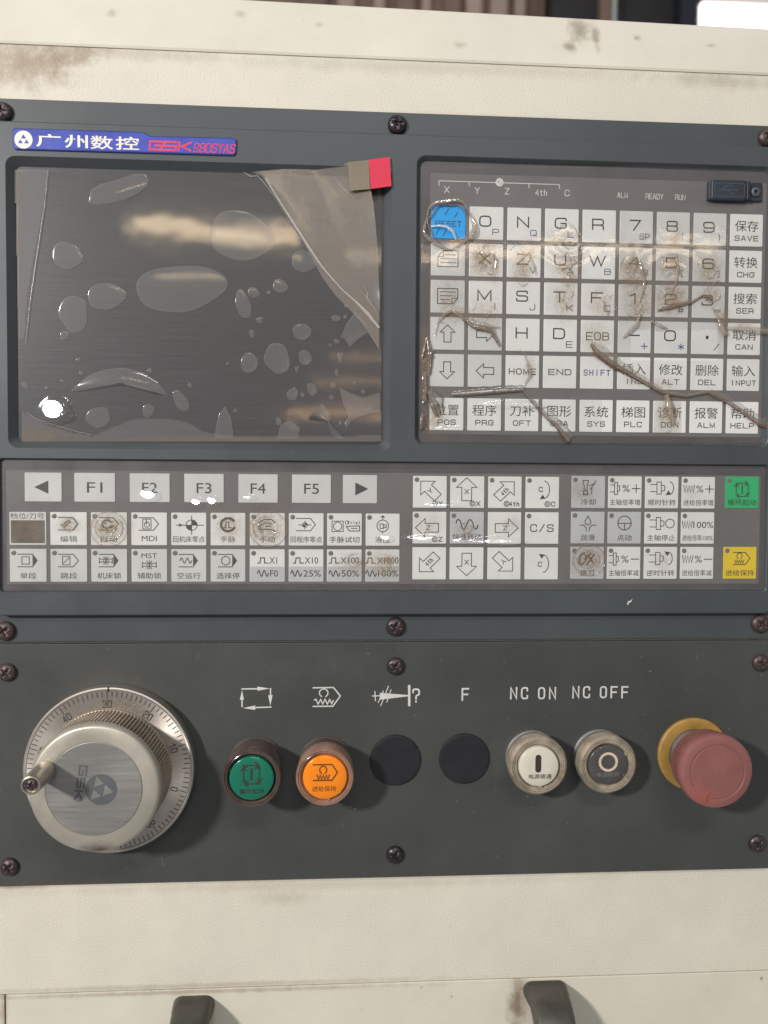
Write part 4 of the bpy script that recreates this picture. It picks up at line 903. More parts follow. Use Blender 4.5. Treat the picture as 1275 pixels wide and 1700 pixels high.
# ------------------------------------------------------------------ push buttons
def push_button(u, v, hh, r, lens_r, lab, collar, lens, draw, ink, base_m, rings=False, lens_up=0.0, gapm=None):
    """u, v: photo place of the front rim"""
    x, z = P(u, v, hh); t = thing('push_button', x, z, 0, lab, 'push button', 'push buttons on the button plate')
    mb = MB(); mb.lathe([(r * 1.0, .02), (r * 1.0, 1.2), (r * .965, 1.8), (r * .955, hh * .52)], (x, z), 72, cap=False)
    mb.build('housing', base_m, t, smooth=True, angle=35)
    mb = MB(); h0 = hh * .45
    pr = [(r * .965, h0), (r * 1.02, h0 + .5)]
    if rings:
        k = h0 + .5
        while k < hh - 2.0: pr += [(r * 1.06, k + .4), (r * 1.06, k + 1.1), (r * .99, k + 1.4), (r * .99, k + 1.8)]; k += 1.8
    pr += [(r * 1.03, hh - 1.2), (r * 1.0, hh - .35), (r * .975, hh), (r * .95, hh - .1), (r * .935, hh - .7), (r * .91, hh - .5), (r * .885, hh - .6), (r * .87, hh - 1.1), (lens_r + 1.1, hh - 1.2), (lens_r + .9, hh - 2.0), (lens_r + .5, hh - 2.3), (lens_r + .4, hh - 3.2)]
    mb.lathe(pr, (x, z), 72, cap=False); mb.build('collar', collar, t, smooth=True, angle=40)
    mb = MB(); mb.lathe([(lens_r + 1.25, hh - 2.1), (lens_r + .7, hh - 1.7), (lens_r + .1, hh - 2.6)], (x, z), 48); mb.build('gap_ring', gapm or M_gap, t)
    hl = hh - .3 + lens_up
    mb = MB(); mb.lathe([(lens_r, hh - 3), (lens_r, hl - .7), (lens_r * .985, hl - .25), (lens_r * .95, hl), (lens_r * .5, hl + .06)], (x, z), 64)
    ln = mb.build('lens', lens, t, smooth=True, angle=60)
    for a in (100, 190, 305):
        c_ = math.cos(math.radians(a + u)); s_ = math.sin(math.radians(a + u)); q = MB()
        px, pz = x + (lens_r + .35) * c_, z + (lens_r + .35) * s_
        q.loft([([(px - .9 * s_ - .55 * c_, pz + .9 * c_ - .55 * s_), (px + .9 * s_ - .55 * c_, pz - .9 * c_ - .55 * s_), (px + .9 * s_ + .55 * c_, pz - .9 * c_ + .55 * s_), (px - .9 * s_ + .55 * c_, pz + .9 * c_ + .55 * s_)], hh - 2.5),
                ([(px - .9 * s_ - .5 * c_, pz + .9 * c_ - .5 * s_), (px + .9 * s_ - .5 * c_, pz - .9 * c_ - .5 * s_), (px + .9 * s_ + .5 * c_, pz - .9 * c_ + .5 * s_), (px - .9 * s_ + .5 * c_, pz + .9 * c_ + .5 * s_)], hl - .2)])
        q.build('lens_tab', gapm or M_gap, t)
        break
    k = Key((x - lens_r, z - lens_r, x + lens_r, z + lens_r), hl + .1); k.ws = 1.65 if not rings else 1.0; draw(k)
    k.m.build('legend', ink, ln, smooth='flat')
    return t, x, z, hl
def d_cyc(k):
    s_cyc(k)
    k.Z('循环起动', .5, .79, .54, .12, .012)
def d_hold(k): hexa(k, False, .24, .66, .78, .2, .56); k.A(.46, .32, .08, .085, -60, 240, .4); zig(k, .32, .6, .49, .05, 4, .42); k.Z('进给保持', .48, .75, .54, .13, .008)
def d_on(k):
    k.F([(.48 + x, .42 + y) for x, y in [(.075 * math.cos(math.radians(a)), -.15 - .075 * math.sin(math.radians(a))) for a in range(0, 181, 20)] + [(.075 * math.cos(math.radians(a)), .15 - .075 * math.sin(math.radians(a))) for a in range(180, 361, 20)]])
    k.Z('电源接通', .53, .74, .58, .12, .01)
def d_off(k): k.O(.5, .42, .215, .215, 1.4)
push_button(417.5, 1293, 23, 15.0, 11.7, 'green round push button with a cycle arrow symbol', M_collar_g, M_lens_g, d_cyc, M_ink, M_bushing)
push_button(539.5, 1291.5, 22.5, 15.0, 11.7, 'orange round push button between the green one and a black cap', M_collar_o, M_lens_o, d_hold, pmat('brown_lens_ink', (.16, .055, .01), .5), M_bushing, gapm=M_collar_o)
push_button(894.5, 1272.5, 15.5, 15.2, 11.0, 'cream round push button with an upright bar under NC ON', M_collar_c, M_lens_w, d_on, M_ink, M_steel, rings=True, lens_up=.8, gapm=M_collar_c)
t, x, z, hl = push_button(1010, 1270.5, 15.5, 15.2, 11.0, 'black round push button with a ring symbol under NC OFF', M_collar_c, M_lens_k, d_off, pmat('cream_lens_ink', (.62, .5, .36), .5), M_steel, rings=True, gapm=M_collar_c)
k = Key((x - 11, z - 11, x + 11, z + 11), hl + .1); k.Z('电源断开', .5, .74, .56, .12, .01); k.m.build('lettering', pmat('faint_grey_ink', (.16, .15, .14), .5), t, smooth='flat')
# ------------------------------------------------------------------ emergency stop
xe, ze = P(1152, 1252.5, 1.5)
es = thing('emergency_stop', xe, ze, 0, 'faded red mushroom emergency stop on a dirty yellow ring', 'emergency stop')
mb = MB(); mb.lathe([(20.9, .02), (20.9, 1.6), (20.2, 2.4), (15.5, 2.6), (14.6, 2.0), (14.4, .1)], (xe, ze), 72, cap=False); mb.build('yellow_ring', M_yring, es, smooth=True, angle=40)
mb = MB(); mb.lathe([(14.4, .1), (14.4, 1.0), (13.2, 5.0), (12.6, 9.5), (11.5, 13)], (xe, ze), 48); mb.build('stem', M_steel, es, smooth=True, angle=40)
mb = MB(); kn = lambda i, a: 1.0 - .03 * (i % 4 in (0,))
mb.lathe([(10, 11.5), (17.5, 12), (18.6, 13, 1), (19.0, 16, 1), (19.6, 20, 1), (20.1, 22.5), (20.35, 25.5), (20.1, 27.2), (19.4, 28.3), (18.2, 28.8), (15.4, 29.1), (15.1, 28.75), (14.4, 28.75), (14.1, 29.15), (7, 29.5), (1, 29.6)], (xe, ze), 240, rmod=kn)
mush = mb.build('mushroom_head', M_estop, es, smooth=True, angle=30)
mb = MB(); a0 = 250
mb.ribbon([(xe + 14.75 * math.cos(math.radians(a)), ze + 14.75 * math.sin(math.radians(a))) for a in range(212, 249, 3)], 1.9, 29.13)
mb.build('groove_end', M_estop, mush)
mb = MB(); p = (xe + 14.75 * math.cos(math.radians(250)), ze + 14.75 * math.sin(math.radians(250)))
mb.ribbon([(p[0] + 1.2, p[1] + 2.4), (p[0] - .8, p[1] + .6), (p[0] - .3, p[1] - 2.2)], .45, 29.25); mb.build('arrow_mark', pmat('dark_red_relief', (.24, .05, .05), .5), mush)
# ------------------------------------------------------------------ handwheel
xh, zh = P(180.5, 1279.5, 8.0)
hw = thing('handwheel', xh, zh, 0, 'round aluminium handwheel with a numbered dial and a crank knob', 'handwheel')
R1 = 45.4
mb = MB(); mb.lathe([(R1 - 1, .02), (R1, .8), (R1, 6.8), (R1 - .3, 7.8), (R1 - 1.0, 8.2), (R1 - 1.8, 8.1), (R1 - 2.1, 7.7), (34, 8.0), (20, 8.0)], (xh, zh), 120); dial = mb.build('dial', M_alu, hw, smooth=True, angle=30)
mb = MB(); hd = 7.95
for i in range(100):
    a = math.radians(-17 + 3.6 * i); r0 = R1 - 2.6; r1 = r0 - (4.2 if i % 10 == 0 else 3.3 if i % 5 == 0 else 2.4)
    mb.ribbon([(xh + r0 * math.cos(a), zh + r0 * math.sin(a)), (xh + r1 * math.cos(a), zh + r1 * math.sin(a))], .32, hd); mb.k = .004 * (i % 2) + .05
for i in range(10):
    a = math.radians(-17 + 36 * i); r = R1 - 9.2
    stroke_text(mb, str(i * 10), xh + r * math.cos(a), zh + r * math.sin(a), 4.1, 2.2, .5, .42, 8.05, a - math.pi / 2, rnd=.45)
    mb.k = .05
mb.build('scale_marks', M_ink, dial, smooth='flat')
mb = MB(); a = math.radians(90.5); mb.box(xh - .35, zh + R1 - 2.5, 7.9, xh + .35, zh + R1 + .05, 8.3); mb.build('index_notch', M_gap, dial)
Rk = 32.6
mb = MB(); kn = lambda i, a: 1.0 if i % 3 else .965
mb.lathe([(Rk + .6, 8.0), (Rk + .9, 8.5), (Rk + .9, 9.5), (Rk + .8, 10, 1), (Rk + .7, 29.5, 1)], (xh, zh), 330, cap=False, rmod=kn); mb.build('knurled_rim', M_knurl, hw)
mb = MB(); mb.lathe([(Rk + .8, 29.4), (Rk + .5, 30.2), (Rk + .2, 31.6), (Rk - .7, 32.6), (Rk - 1.6, 33.0), (24.3, 33.0), (24.2, 32.7), (23.8, 32.7)], (xh, zh), 120); knob = mb.build('knob', M_knob, hw, smooth=True, angle=30)
mb = MB(); mb.lathe([(24.0, 32.6), (23.9, 33.0), (23.7, 33.1)], (xh, zh), 96); disc = mb.build('label_disc', M_label, hw)
# emblem, turned with the knob
rot_ = math.radians(-103)
ec = P(168, 1311, 33.2); Re = 7.9
T2 = lambda x, y: (ec[0] + Re * (x * math.cos(rot_) - y * math.sin(rot_)), ec[1] + Re * (x * math.sin(rot_) + y * math.cos(rot_)))
mb = MB()
mb.poly([T2(math.cos(2 * math.pi * i / 48), math.sin(2 * math.pi * i / 48)) for i in range(48)], 33.16,
        [[T2(.0, .78), T2(-.36, .16), T2(.36, .16)], [T2(-.42, .06), T2(-.78, -.5), T2(-.06, -.5)], [T2(.42, .06), T2(.06, -.5), T2(.78, -.5)]])
mb.build('emblem', M_logo, disc, smooth='flat')
mb = MB(); p = P(134.5, 1304, 33.2)
for i, ch in enumerate('&$K'):
    q = P(137.5 - i * 3.6, 1279.5 + i * 20.5, 33.2); stroke_text(mb, ch, q[0], q[1], 4.4, 5.6, 0, .95, 33.16, rot_ + .12, rnd=.15)
q = P(130.5, 1329.5, 33.2); mb.ribbon([(q[0] + .6 * math.cos(a * .7), q[1] + .6 * math.sin(a * .7)) for a in range(9)], .3, 33.16)
mb.build('disc_lettering', M_logo, disc, smooth='flat')
# crank handle
xc, zc = P(50.5, 1304.5, 53.0)
mb = MB(); mb.lathe([(3.2, 32.9), (3.4, 33.4), (4.9, 34.0), (5.25, 35.5), (5.1, 44), (4.75, 50), (4.8, 52.0), (4.5, 52.9), (3.9, 53.1), (3.5, 52.6), (3.45, 51.6)], (xc, zc), 48); crank = mb.build('crank_handle', M_handle, hw, smooth=True, angle=40)
sm = _scr.copy(); C.objects.link(sm); sm.parent = crank; sm.name = 'handle_screw'; sm.location = V(xc, zc, 50.8) - Vector(hw['_o']); sm.scale = (.58, .6, .58); sm.rotation_euler = (0, .3, 0)
# ------------------------------------------------------------------ clear films
def film(name, u0, v0, u1, v1, du, hfun, m, label, cat, dirts=(), cut=None, lifts=None, group=None):
    nx = int((u1 - u0) / du) + 1; ny = int((v1 - v0) / du) + 1
    xc_, zc_ = P((u0 + u1) / 2, (v0 + v1) / 2, 3)
    mb = MB(); dirt = []; lift = []; idx = {}
    for j in range(ny):
        for i in range(nx):
            u = u0 + (u1 - u0) * i / (nx - 1); v = v0 + (v1 - v0) * j / (ny - 1)
            h = hfun(u, v); x, z = P(u, v, h)
            mb.v.append((x, z, h))
            d = 0.0
            for (du_, dv_, ru, rv, s) in dirts:
                e = ((u - du_) / ru) ** 2 + ((v - dv_) / rv) ** 2
                if e < 4: d = max(d, s * math.exp(-e))
            dirt.append(d); lift.append(lifts(u, v) if lifts else 0.0)
    for j in range(ny - 1):
        for i in range(nx - 1):
            u = u0 + (u1 - u0) * (i + .5) / (nx - 1); v = v0 + (v1 - v0) * (j + .5) / (ny - 1)
            if cut and cut(u, v): continue
            a = j * nx + i; mb.f.append((a, a + 1, a + nx + 1, a + nx))
    mb.at = {'dirt': dirt, 'lift': lift}
    ob = mb.build(name, m, None, smooth=True, origin=V(xc_, zc_, 3))
    ob.location = V(xc_, zc_, 3); ob['label'] = label; ob['category'] = cat
    if group: ob['group'] = group
    return ob
def nz(u, v, s, k=0.0): return noise.noise(Vector((u / s, v / s, k)))
def bump2(u, v, cu, cv, ru, rv, a): return a * math.exp(-(((u - cu) / ru) ** 2 + ((v - cv) / rv) ** 2))
WIN, STRIP, SKY = Vector((-1450, 1620, 720)), Vector((0, 2000, 775)), Vector((0, 1900, 1650))
def facet(u, v, cu, cv, ru, rv, lampv):
    """a place where the film lifts and tilts towards a lamp of the hall"""
    d = math.hypot((u - cu) / ru, (v - cv) / rv)
    if d > 1.7: return 0.0
    x, z = P(cu, cv, 3); c = Vector((-x, DIST, -z)).normalized(); l = (Vector((x if lampv is not WIN else lampv.x, lampv.y, lampv.z)) - Vector((x, 0, z))).normalized()
    hv = c + l; sx, sz = -hv.x / hv.y, -hv.z / hv.y
    w_ = 1 - min(1, max(0, (d - .85) / .85)); w_ = w_ * w_ * (3 - 2 * w_)
    ex, ez = (u - cu) / 3.0, -(v - cv) / 3.0
    return w_ * (.035 * nz(u, v, 7, 4) + sx * ex + sz * ez + abs(sx) * ru / 3.3 + abs(sz) * rv / 3.3)
# keypad film
KD = [(803, 430, 22, 26, .75), (820, 440, 10, 24, .6), (868, 440, 14, 26, .6), (880, 420, 10, 20, .4), (935, 395, 22, 14, .3), (942, 440, 20, 22, .6), (945, 462, 14, 14, .7), (935, 500, 18, 30, .4),
      (1000, 500, 22, 30, .35), (1052, 450, 22, 30, .75), (1060, 500, 22, 36, .55), (1115, 440, 24, 24, .6), (1115, 495, 26, 26, .75), (1122, 400, 8, 20, .55), (1176, 450, 20, 24, .55), (1180, 490, 18, 16, .6), (1200, 530, 10, 26, .5),
      (806, 520, 26, 30, .3), (745, 500, 22, 40, .35), (760, 520, 30, 14, .4), (990, 560, 22, 26, .35), (1235, 545, 16, 12, .4), (1110, 690, 16, 24, .65), (1075, 710, 10, 10, .5), (1215, 705, 8, 10, .6), (1100, 640, 20, 10, .3), (1055, 630, 20, 10, .25), (1240, 690, 20, 14, .25), (720, 690, 20, 30, .4), (880, 610, 8, 20, .35), (705, 600, 8, 60, .5), (755, 400, 24, 10, .6), (780, 385, 8, 30, .5)]
def kh_(u, v):
    e = min(1, max(0, (u - 697) / 10)) * min(1, max(0, (1276 - u) / 10))
    h = HKEY + .40 + .06 * nz(u, v, 60) + .010 * nz(u, v, 15, 5)
    h += .030 * math.sin(math.hypot((u - 945) / 4.0, (v - 400) / 3.2)) * math.exp(-((u - 945) / 40) ** 2 - ((v - 430) / 45) ** 2)
    h += .030 * math.sin(math.hypot((u - 1120) / 3.5, (v - 470) / 3.5)) * math.exp(-((u - 1120) / 60) ** 2 - ((v - 470) / 50) ** 2)
    h += .030 * math.sin((u + v * .3) / 3.0) * math.exp(-((u - 1052) / 25) ** 2 - ((v - 470) / 60) ** 2)
    h += bump2(u, v, 760, 600, 40, 30, .3) + facet(u, v, 845, 671, 50, 3, SKY) + facet(u, v, 740, 712, 24, 3, SKY)
    return h
def kcut(u, v):
    r = math.hypot(u - 746, (v - 371) * 1.05); a = math.atan2(v - 371, u - 746)
    if r < 33 + 4 * math.sin(3 * a + 1): return True
    t = v - 655
    # the film is torn away from the minus, zero and dot keys, and below the long tear
    if 1048 < u < 1190 and 545 < v < 598 + 0 * u and v > 548 + 3 * nz(u, v, 12): return True
    if 998 < u < 1262 and v > 660 and v < 722 and not (1085 < u < 1130): return True
    return False
kf = film('keypad_film', 699, 276, 1275, 735, 2.4, kh_, M_film_k, 'torn grimy clear film stuck over the letter and number keypad', 'protective film', KD, kcut)
def ridge(pts, radii, h0, m, parent, name='torn_edge', dirt=.8, n=8, jit=.5, ups=1.0):
    """a curled strip of film following pts (photo pixels)"""
    q = []
    for i in range(len(pts) - 1):
        k = max(2, int(math.hypot(pts[i + 1][0] - pts[i][0], pts[i + 1][1] - pts[i][1]) / 3))
        for j in range(k):
            t_ = j / k; q.append((pts[i][0] * (1 - t_) + pts[i + 1][0] * t_, pts[i][1] * (1 - t_) + pts[i + 1][1] * t_, radii[i] * (1 - t_) + radii[i + 1] * t_))
    q.append((*pts[-1], radii[-1]))
    if m is M_torn and max(radii) > 3 and ups == 1.0:
        ridge([(p[0] + 1.6, p[1] - 1.8) for p in pts], [r * .32 for r in radii], h0 + .5, m, parent, name, dirt * .35, n, jit, .99)  # thin paler strip painting the highlight side of the tear
        ridge([(p[0] - 1.4, p[1] + 2.0) for p in pts], [r * .30 for r in radii], h0 + .2, M_torn_shade, parent, name, 1.3, n, jit, .99)  # thin dark strip painting a shadow along the tear
        ridge([(p[0] + .5 * r, p[1] - .9 * r) for p, r in zip(pts, radii)], [r * 1.5 for r in radii], h0 - .35, M_tornc, parent, name, .16, 6, .9, .22)
        ups = .6; radii = [r * .78 for r in radii]
    mb = MB(); vs = []; D_ = []; rj = [random.uniform(.62, 1.3) for _j in range(n)]; dj = [random.uniform(.35, 1.15) for _j in range(n)]
    for i, (u, v, r) in enumerate(q):
        r *= .85; jit_ = jit * .5; u += jit_ * random.uniform(-1, 1); v += jit_ * random.uniform(-1, 1); r *= random.uniform(.9, 1.1)
        a, b = q[max(0, i - 1)], q[min(len(q) - 1, i + 1)]
        t_ = Vector((b[0] - a[0], b[1] - a[1])).normalized(); nn = Vector((-t_.y, t_.x))
        for j in range(n):
            th = math.radians(-115 + 230 * j / (n - 1)) ; rr = r * rj[j] * random.uniform(.93, 1.07)
            off = math.sin(th) * rr; hh = h0 + (math.cos(th) + .35) * rr / 3.0 * ups
            x, z = P(u + nn.x * off, v + nn.y * off, hh); vs.append((x, z, hh)); D_.append(dirt * dj[j] * random.uniform(.85, 1.1))
    fs = [(i * n + j, i * n + j + 1, (i + 1) * n + j + 1, (i + 1) * n + j) for i in range(len(q) - 1) for j in range(n - 1)]
    mb.add(vs, fs); mb.at = {'dirt': D_, 'lift': [0.0] * len(vs)}
    return mb.build(name, m, parent, smooth=True)
H0 = HKEY + .5
ridge([(750, 655), (790, 652), (830, 649), (868, 646.5)], [3.2, 3.8, 3.6, 3.0], H0, M_torn, kf, dirt=.75)
ridge([(868, 648), (885, 668), (905, 690), (925, 708), (944, 733)], [1.2, 1.8, 2.0, 4.5, 5.5], H0, M_torn, kf, dirt=.9)
ridge([(709, 560), (714, 590), (712, 622)], [1.5, 5.0, 3.0], H0, M_torn, kf, dirt=.8)
ridge([(708, 562), (700, 596)], [1.5, 2.5], H0, M_torn, kf, dirt=.95)
ridge([(704, 622), (706, 648), (704, 668)], [5.5, 4.5, 3.0], H0, M_torn, kf, dirt=.8)
ridge([(712, 650), (722, 672), (728, 690)], [3, 8, 5], H0, M_torn, kf, dirt=.55)
ridge([(701, 690), (699, 712)], [3.5, 3.0], H0, M_torn, kf, dirt=.9)
ridge([(722, 558), (727, 535), (738, 521), (751, 515), (768, 526)], [1, 1.5, 2.5, 3, 2.5], H0, M_tornc, kf, dirt=.7)
ridge([(768, 528), (785, 541), (800, 545), (815, 549), (822, 560), (831, 575)], [1.6, 4.0, 5.0, 4.0, 2.5, 1.2], H0, M_torn, kf, dirt=.9)
ridge([(795, 538), (815, 542), (830, 543)], [2, 4, 1.5], H0 + .3, M_tornc, kf, dirt=.8)
ridge([(862, 580), (872, 590), (876, 606), (882, 620), (872, 636), (868, 648)], [.7, 1.0, 1.6, 2.5, 1.5, 1.2], H0, M_tornc, kf, dirt=.6)
ridge([(981, 570), (992, 586), (1010, 600), (1034, 614), (1069, 634), (1102, 653), (1140, 658), (1177, 651)], [1.5, 6.0, 6.5, 4.5, 3.4, 2.2, 1.4, 1.6], H0, M_torn, kf, dirt=.95)
ridge([(1177, 651), (1205, 664), (1235, 684), (1262, 703), (1290, 708)], [2.6, 4.2, 4.0, 5.0, 6.0], H0 + .2, M_torn, kf, dirt=.9)
ridge([(1092, 515), (1108, 511), (1130, 506), (1151, 501), (1166, 491), (1180, 493)], [1.5, 3.5, 3.0, 2.0, 1.4, 2], H0, M_torn, kf, dirt=.9)
ridge([(1034, 560), (1045, 550), (1056, 540), (1064, 520)], [2, 4, 4, 2], H0, M_tornc, kf, dirt=.8)
ridge([(1080, 532), (1095, 540), (1108, 545)], [1.5, 5, 2], H0, M_tornc, kf, dirt=.8)
ridge([(1182, 509), (1192, 526), (1199, 545), (1206, 556)], [1.5, 2.5, 5.5, 5], H0, M_tornc, kf, dirt=.65)
ridge([(1206, 545), (1240, 548), (1290, 552)], [3, 6, 8], H0, M_tornc, kf, dirt=.35)
ridge([(1107, 655), (1112, 675), (1116, 692), (1119, 706)], [5, 7, 5, 2], H0, M_tornc, kf, dirt=.85)
ridge([(1002, 500), (1008, 520), (1014, 530)], [1.5, 2.5, 1.2], H0, M_tornc, kf, dirt=.7)
ridge([(818, 418), (824, 432), (822, 446)], [1.2, 2.4, 1.2], H0, M_torn, kf, dirt=.6)
ridge([(878, 418), (886, 440), (890, 456)], [1.2, 2.4, 1.2], H0, M_tornc, kf, dirt=.7)
ridge([(930, 447), (948, 441), (962, 430), (966, 412), (958, 385), (950, 372)], [1, 1.4, 1.4, 1, .8, .6], H0, M_torn, kf, dirt=.7)
ridge([(1062, 430), (1066, 450), (1070, 470), (1062, 500)], [1, 2.4, 2.6, 2], H0, M_tornc, kf, dirt=.8)
ridge([(1122, 420), (1126, 445), (1122, 470), (1112, 490)], [1, 2.4, 2.0, 1.4], H0, M_tornc, kf, dirt=.75)
random.seed(21)
for (cu, cv, n_) in ((812, 432, 6), (868, 440, 5), (942, 395, 5), (945, 445, 6), (940, 490, 5), (1005, 505, 4), (1055, 445, 5), (1058, 495, 6), (1112, 440, 4), (1120, 485, 6), (1172, 450, 4), (1185, 480, 4), (745, 520, 3), (800, 515, 3), (1112, 690, 4)):
    for i in range(n_):
        a0 = random.uniform(0, 360); rr = random.uniform(6, 20); span = random.uniform(50, 130); ou, ov = random.uniform(-12, 12), random.uniform(-14, 14)
        pts = [(cu + ou + rr * math.cos(math.radians(a0 + span * k / 5)) * .75 + random.uniform(-1, 1), cv + ov + rr * 1.25 * math.sin(math.radians(a0 + span * k / 5)) + random.uniform(-1, 1)) for k in range(6)]
        ridge(pts, [.25, .8, random.uniform(.8, 1.5), random.uniform(.8, 1.5), .7, .25], HKEY + .40, M_tornc, kf, 'crease', dirt=random.uniform(.25, .6), jit=.3, ups=.7, n=5)
# curl round the blue key
cp = lambda r, a: (746 + r * math.cos(math.radians(a)), 372 + r * .96 * math.sin(math.radians(a)))
ridge([cp(41 + 2.5 * math.sin(a * .09), a) for a in range(0, 361, 12)], [3.2 + 1.6 * math.sin(a * .05 + 1) for a in range(0, 361, 12)], H0, M_tornc, kf, 'torn_ring', dirt=.75, jit=.8)
ridge([cp(35 + 2 * math.sin(a * .11), a) for a in range(100, 330, 12)], [1.6] * 20, H0 + .2, M_torn, kf, 'torn_ring', dirt=.7, jit=.7)
# glossy bead of the curl above the blue key: its white highlight is painted in as pale haze
ridge([(715, 376), (730, 375), (742, 377), (752, 385), (757, 398)], [1.5, 2.6, 3.4, 3.4, 2], H0, filmmat('film_curl_glint', haze=.55, hazecol=(.85, .83, .8), rough=.05, bump=.1), kf, 'film_curl_glint', dirt=0, jit=.1)
# function strip film
FD = [(180, 876, 28, 24, .62), (180, 866, 16, 10, .6), (114, 872, 16, 12, .5), (378, 872, 22, 22, .38), (440, 876, 30, 26, .55), (590, 935, 30, 18, .35), (640, 935, 24, 20, .55), (775, 880, 16, 12, .3), (850, 872, 14, 12, .25), (975, 930, 28, 22, .55), (965, 815, 22, 18, .3), (1100, 930, 14, 14, .2), (712, 870, 22, 18, .2), (1150, 820, 12, 8, .2)]
def fh_(u, v):
    h = HFK + .36 + .16 * nz(u, v, 80) + .018 * nz(u, v, 18, 3)
    for (cu, cv, r) in ((180, 878, 26), (445, 878, 26), (975, 930, 22), (378, 874, 18)):
        d = math.hypot(u - cu, (v - cv)); h += .035 * math.sin(d / 2.6) * math.exp(-(d / r) ** 2)
    h += facet(u, v, 246, 822, 13, 8, WIN) + facet(u, v, 326, 834, 8, 6, WIN) + facet(u, v, 352, 832, 8, 7, WIN) + facet(u, v, 412, 826, 9, 3, WIN) + facet(u, v, 640, 893, 8, 5, WIN)
    h += facet(u, v, 699, 893, 24, 4.5, SKY) + facet(u, v, 762, 898, 10, 4, SKY) + facet(u, v, 818, 898, 38, 5, SKY) + facet(u, v, 730, 838, 30, 3, SKY)
    return h
ff = film('function_key_film', 3, 779, 1270, 979, 1.7, fh_, M_film_f, 'clear glossy film over the strip of function keys', 'protective film', FD)
for c_, r_ in (((445, 878), 31), ((180, 878), 30), ((978, 930), 27)):
    ridge([(c_[0] + r_ * math.cos(a * .2), c_[1] + .95 * r_ * math.sin(a * .2)) for a in range(0, 32)], [.9] * 32, HFK + .32, M_tornc, ff, 'wear_ring', dirt=.4, jit=.5, ups=.6)
for (cu, cv, n_, R0) in ((180, 876, 9, 24), (114, 872, 6, 13), (378, 872, 6, 18), (442, 876, 9, 24), (640, 938, 6, 20), (975, 930, 8, 22), (775, 878, 4, 14), (590, 930, 4, 16)):
    for i in range(n_):
        a0 = random.uniform(0, 360); rr = random.uniform(.3, 1) * R0; span = random.uniform(60, 200)
        pts = [(cu + rr * math.cos(math.radians(a0 + span * k / 7)) + random.uniform(-.8, .8), cv + .9 * rr * math.sin(math.radians(a0 + span * k / 7)) + random.uniform(-.8, .8)) for k in range(8)]
        ridge(pts, [.2, .6, .9, 1.0, 1.0, .9, .6, .2], HFK + .36, M_tornc, ff, 'crease', dirt=random.uniform(.25, .55), jit=.2, ups=.7, n=5)
# screen film
S3 = lambda x, y: (x / 1.9318, 200 + y / 1.9318)
def sh_(u, v):
    h = HS + .35 + .045 * nz(u, v, 90) + .012 * nz(u, v, 25, 2)
    h += facet(u, v, 88, 680, 20, 18, WIN) + facet(u, v, 112, 690, 9, 8, WIN) + bump2(u, v, 20, 300, 40, 120, .8)
    return h
def inpoly(x, y, pg):
    c = False; n = len(pg)
    for i in range(n):
        (x1, y1), (x2, y2) = pg[i], pg[i - 1]
        if (y1 > y) != (y2 > y) and x < (x2 - x1) * (y - y1) / (y2 - y1) + x1: c = not c
    return c
pgl = [S3(*q) for q in ((30, 140), (158, 158), (138, 280), (112, 420), (88, 560), (78, 700), (30, 700))]
pgb = [S3(*q) for q in ((60, 930), (110, 950), (160, 980), (220, 1000), (300, 1012), (420, 960), (520, 955), (600, 968), (655, 1000), (750, 1012), (900, 1014), (1230, 1010), (1230, 1035), (60, 1035))]
def slift(u, v): return .22 if inpoly(u, v, pgl) else .16 if inpoly(u, v, pgb) else 0.0
def scut(u, v): return u < 24 + (v - 280) * .028 
sf = film('screen_film', 22, 282, 633, 733, 2.4, sh_, M_film_s, 'hazy bubbled clear film on the dark screen, peeling at one corner with a red tab', 'protective film', [(30, 400, 10, 200, .25), (60, 725, 60, 14, .35), (400, 730, 250, 6, .3), (500, 690, 60, 14, .12)], scut, slift)
def bubble(pts, hh, name='air_bubble'):
    """pts in photo pixels"""
    hs = HS + .55; cu = sum(p[0] for p in pts) / len(pts); cv = sum(p[1] for p in pts) / len(pts)
    mb = MB(); vs = []; n = len(pts); rings = [1.0, .985, .93, .82, .62, .36, .12]
    for k in rings:
        for p in pts:
            h = hs + hh * (1 - k ** 2) ** .8 + (.03 if k == 1 else .05)
            x, z = P(cu + (p[0] - cu) * k, cv + (p[1] - cv) * k, h); vs.append((x, z, h))
    fs = [(k * n + i, k * n + (i + 1) % n, (k + 1) * n + (i + 1) % n, (k + 1) * n + i) for k in range(len(rings) - 1) for i in range(n)]
    fs.append(tuple((len(rings) - 1) * n + i for i in range(n)))
    mb.add(vs, fs); mb.at = {'dirt': [0.0] * len(vs), 'lift': [.09 if i < n else .03 if i < 2 * n else 0.0 for i in range(len(vs))]}
    return mb.build(name, M_bubble, sf, smooth=True)
def blob(cx, cy, rx, ry, rot=0, ir=.085):
    a0 = math.radians(rot); ph = random.uniform(0, 6); n = 40 if rx > 20 else 18; out = []
    for i in range(n):
        a = 2 * math.pi * i / n; k = 1 + ir * math.sin(2 * a + ph) + ir * .6 * math.sin(3 * a + ph * 2) + ir * .3 * math.sin(5 * a + ph)
        x, y = rx * k * math.cos(a), ry * k * math.sin(a)
        out.append(S3(cx + x * math.cos(a0) - y * math.sin(a0), cy + x * math.sin(a0) + y * math.cos(a0)))
    return out
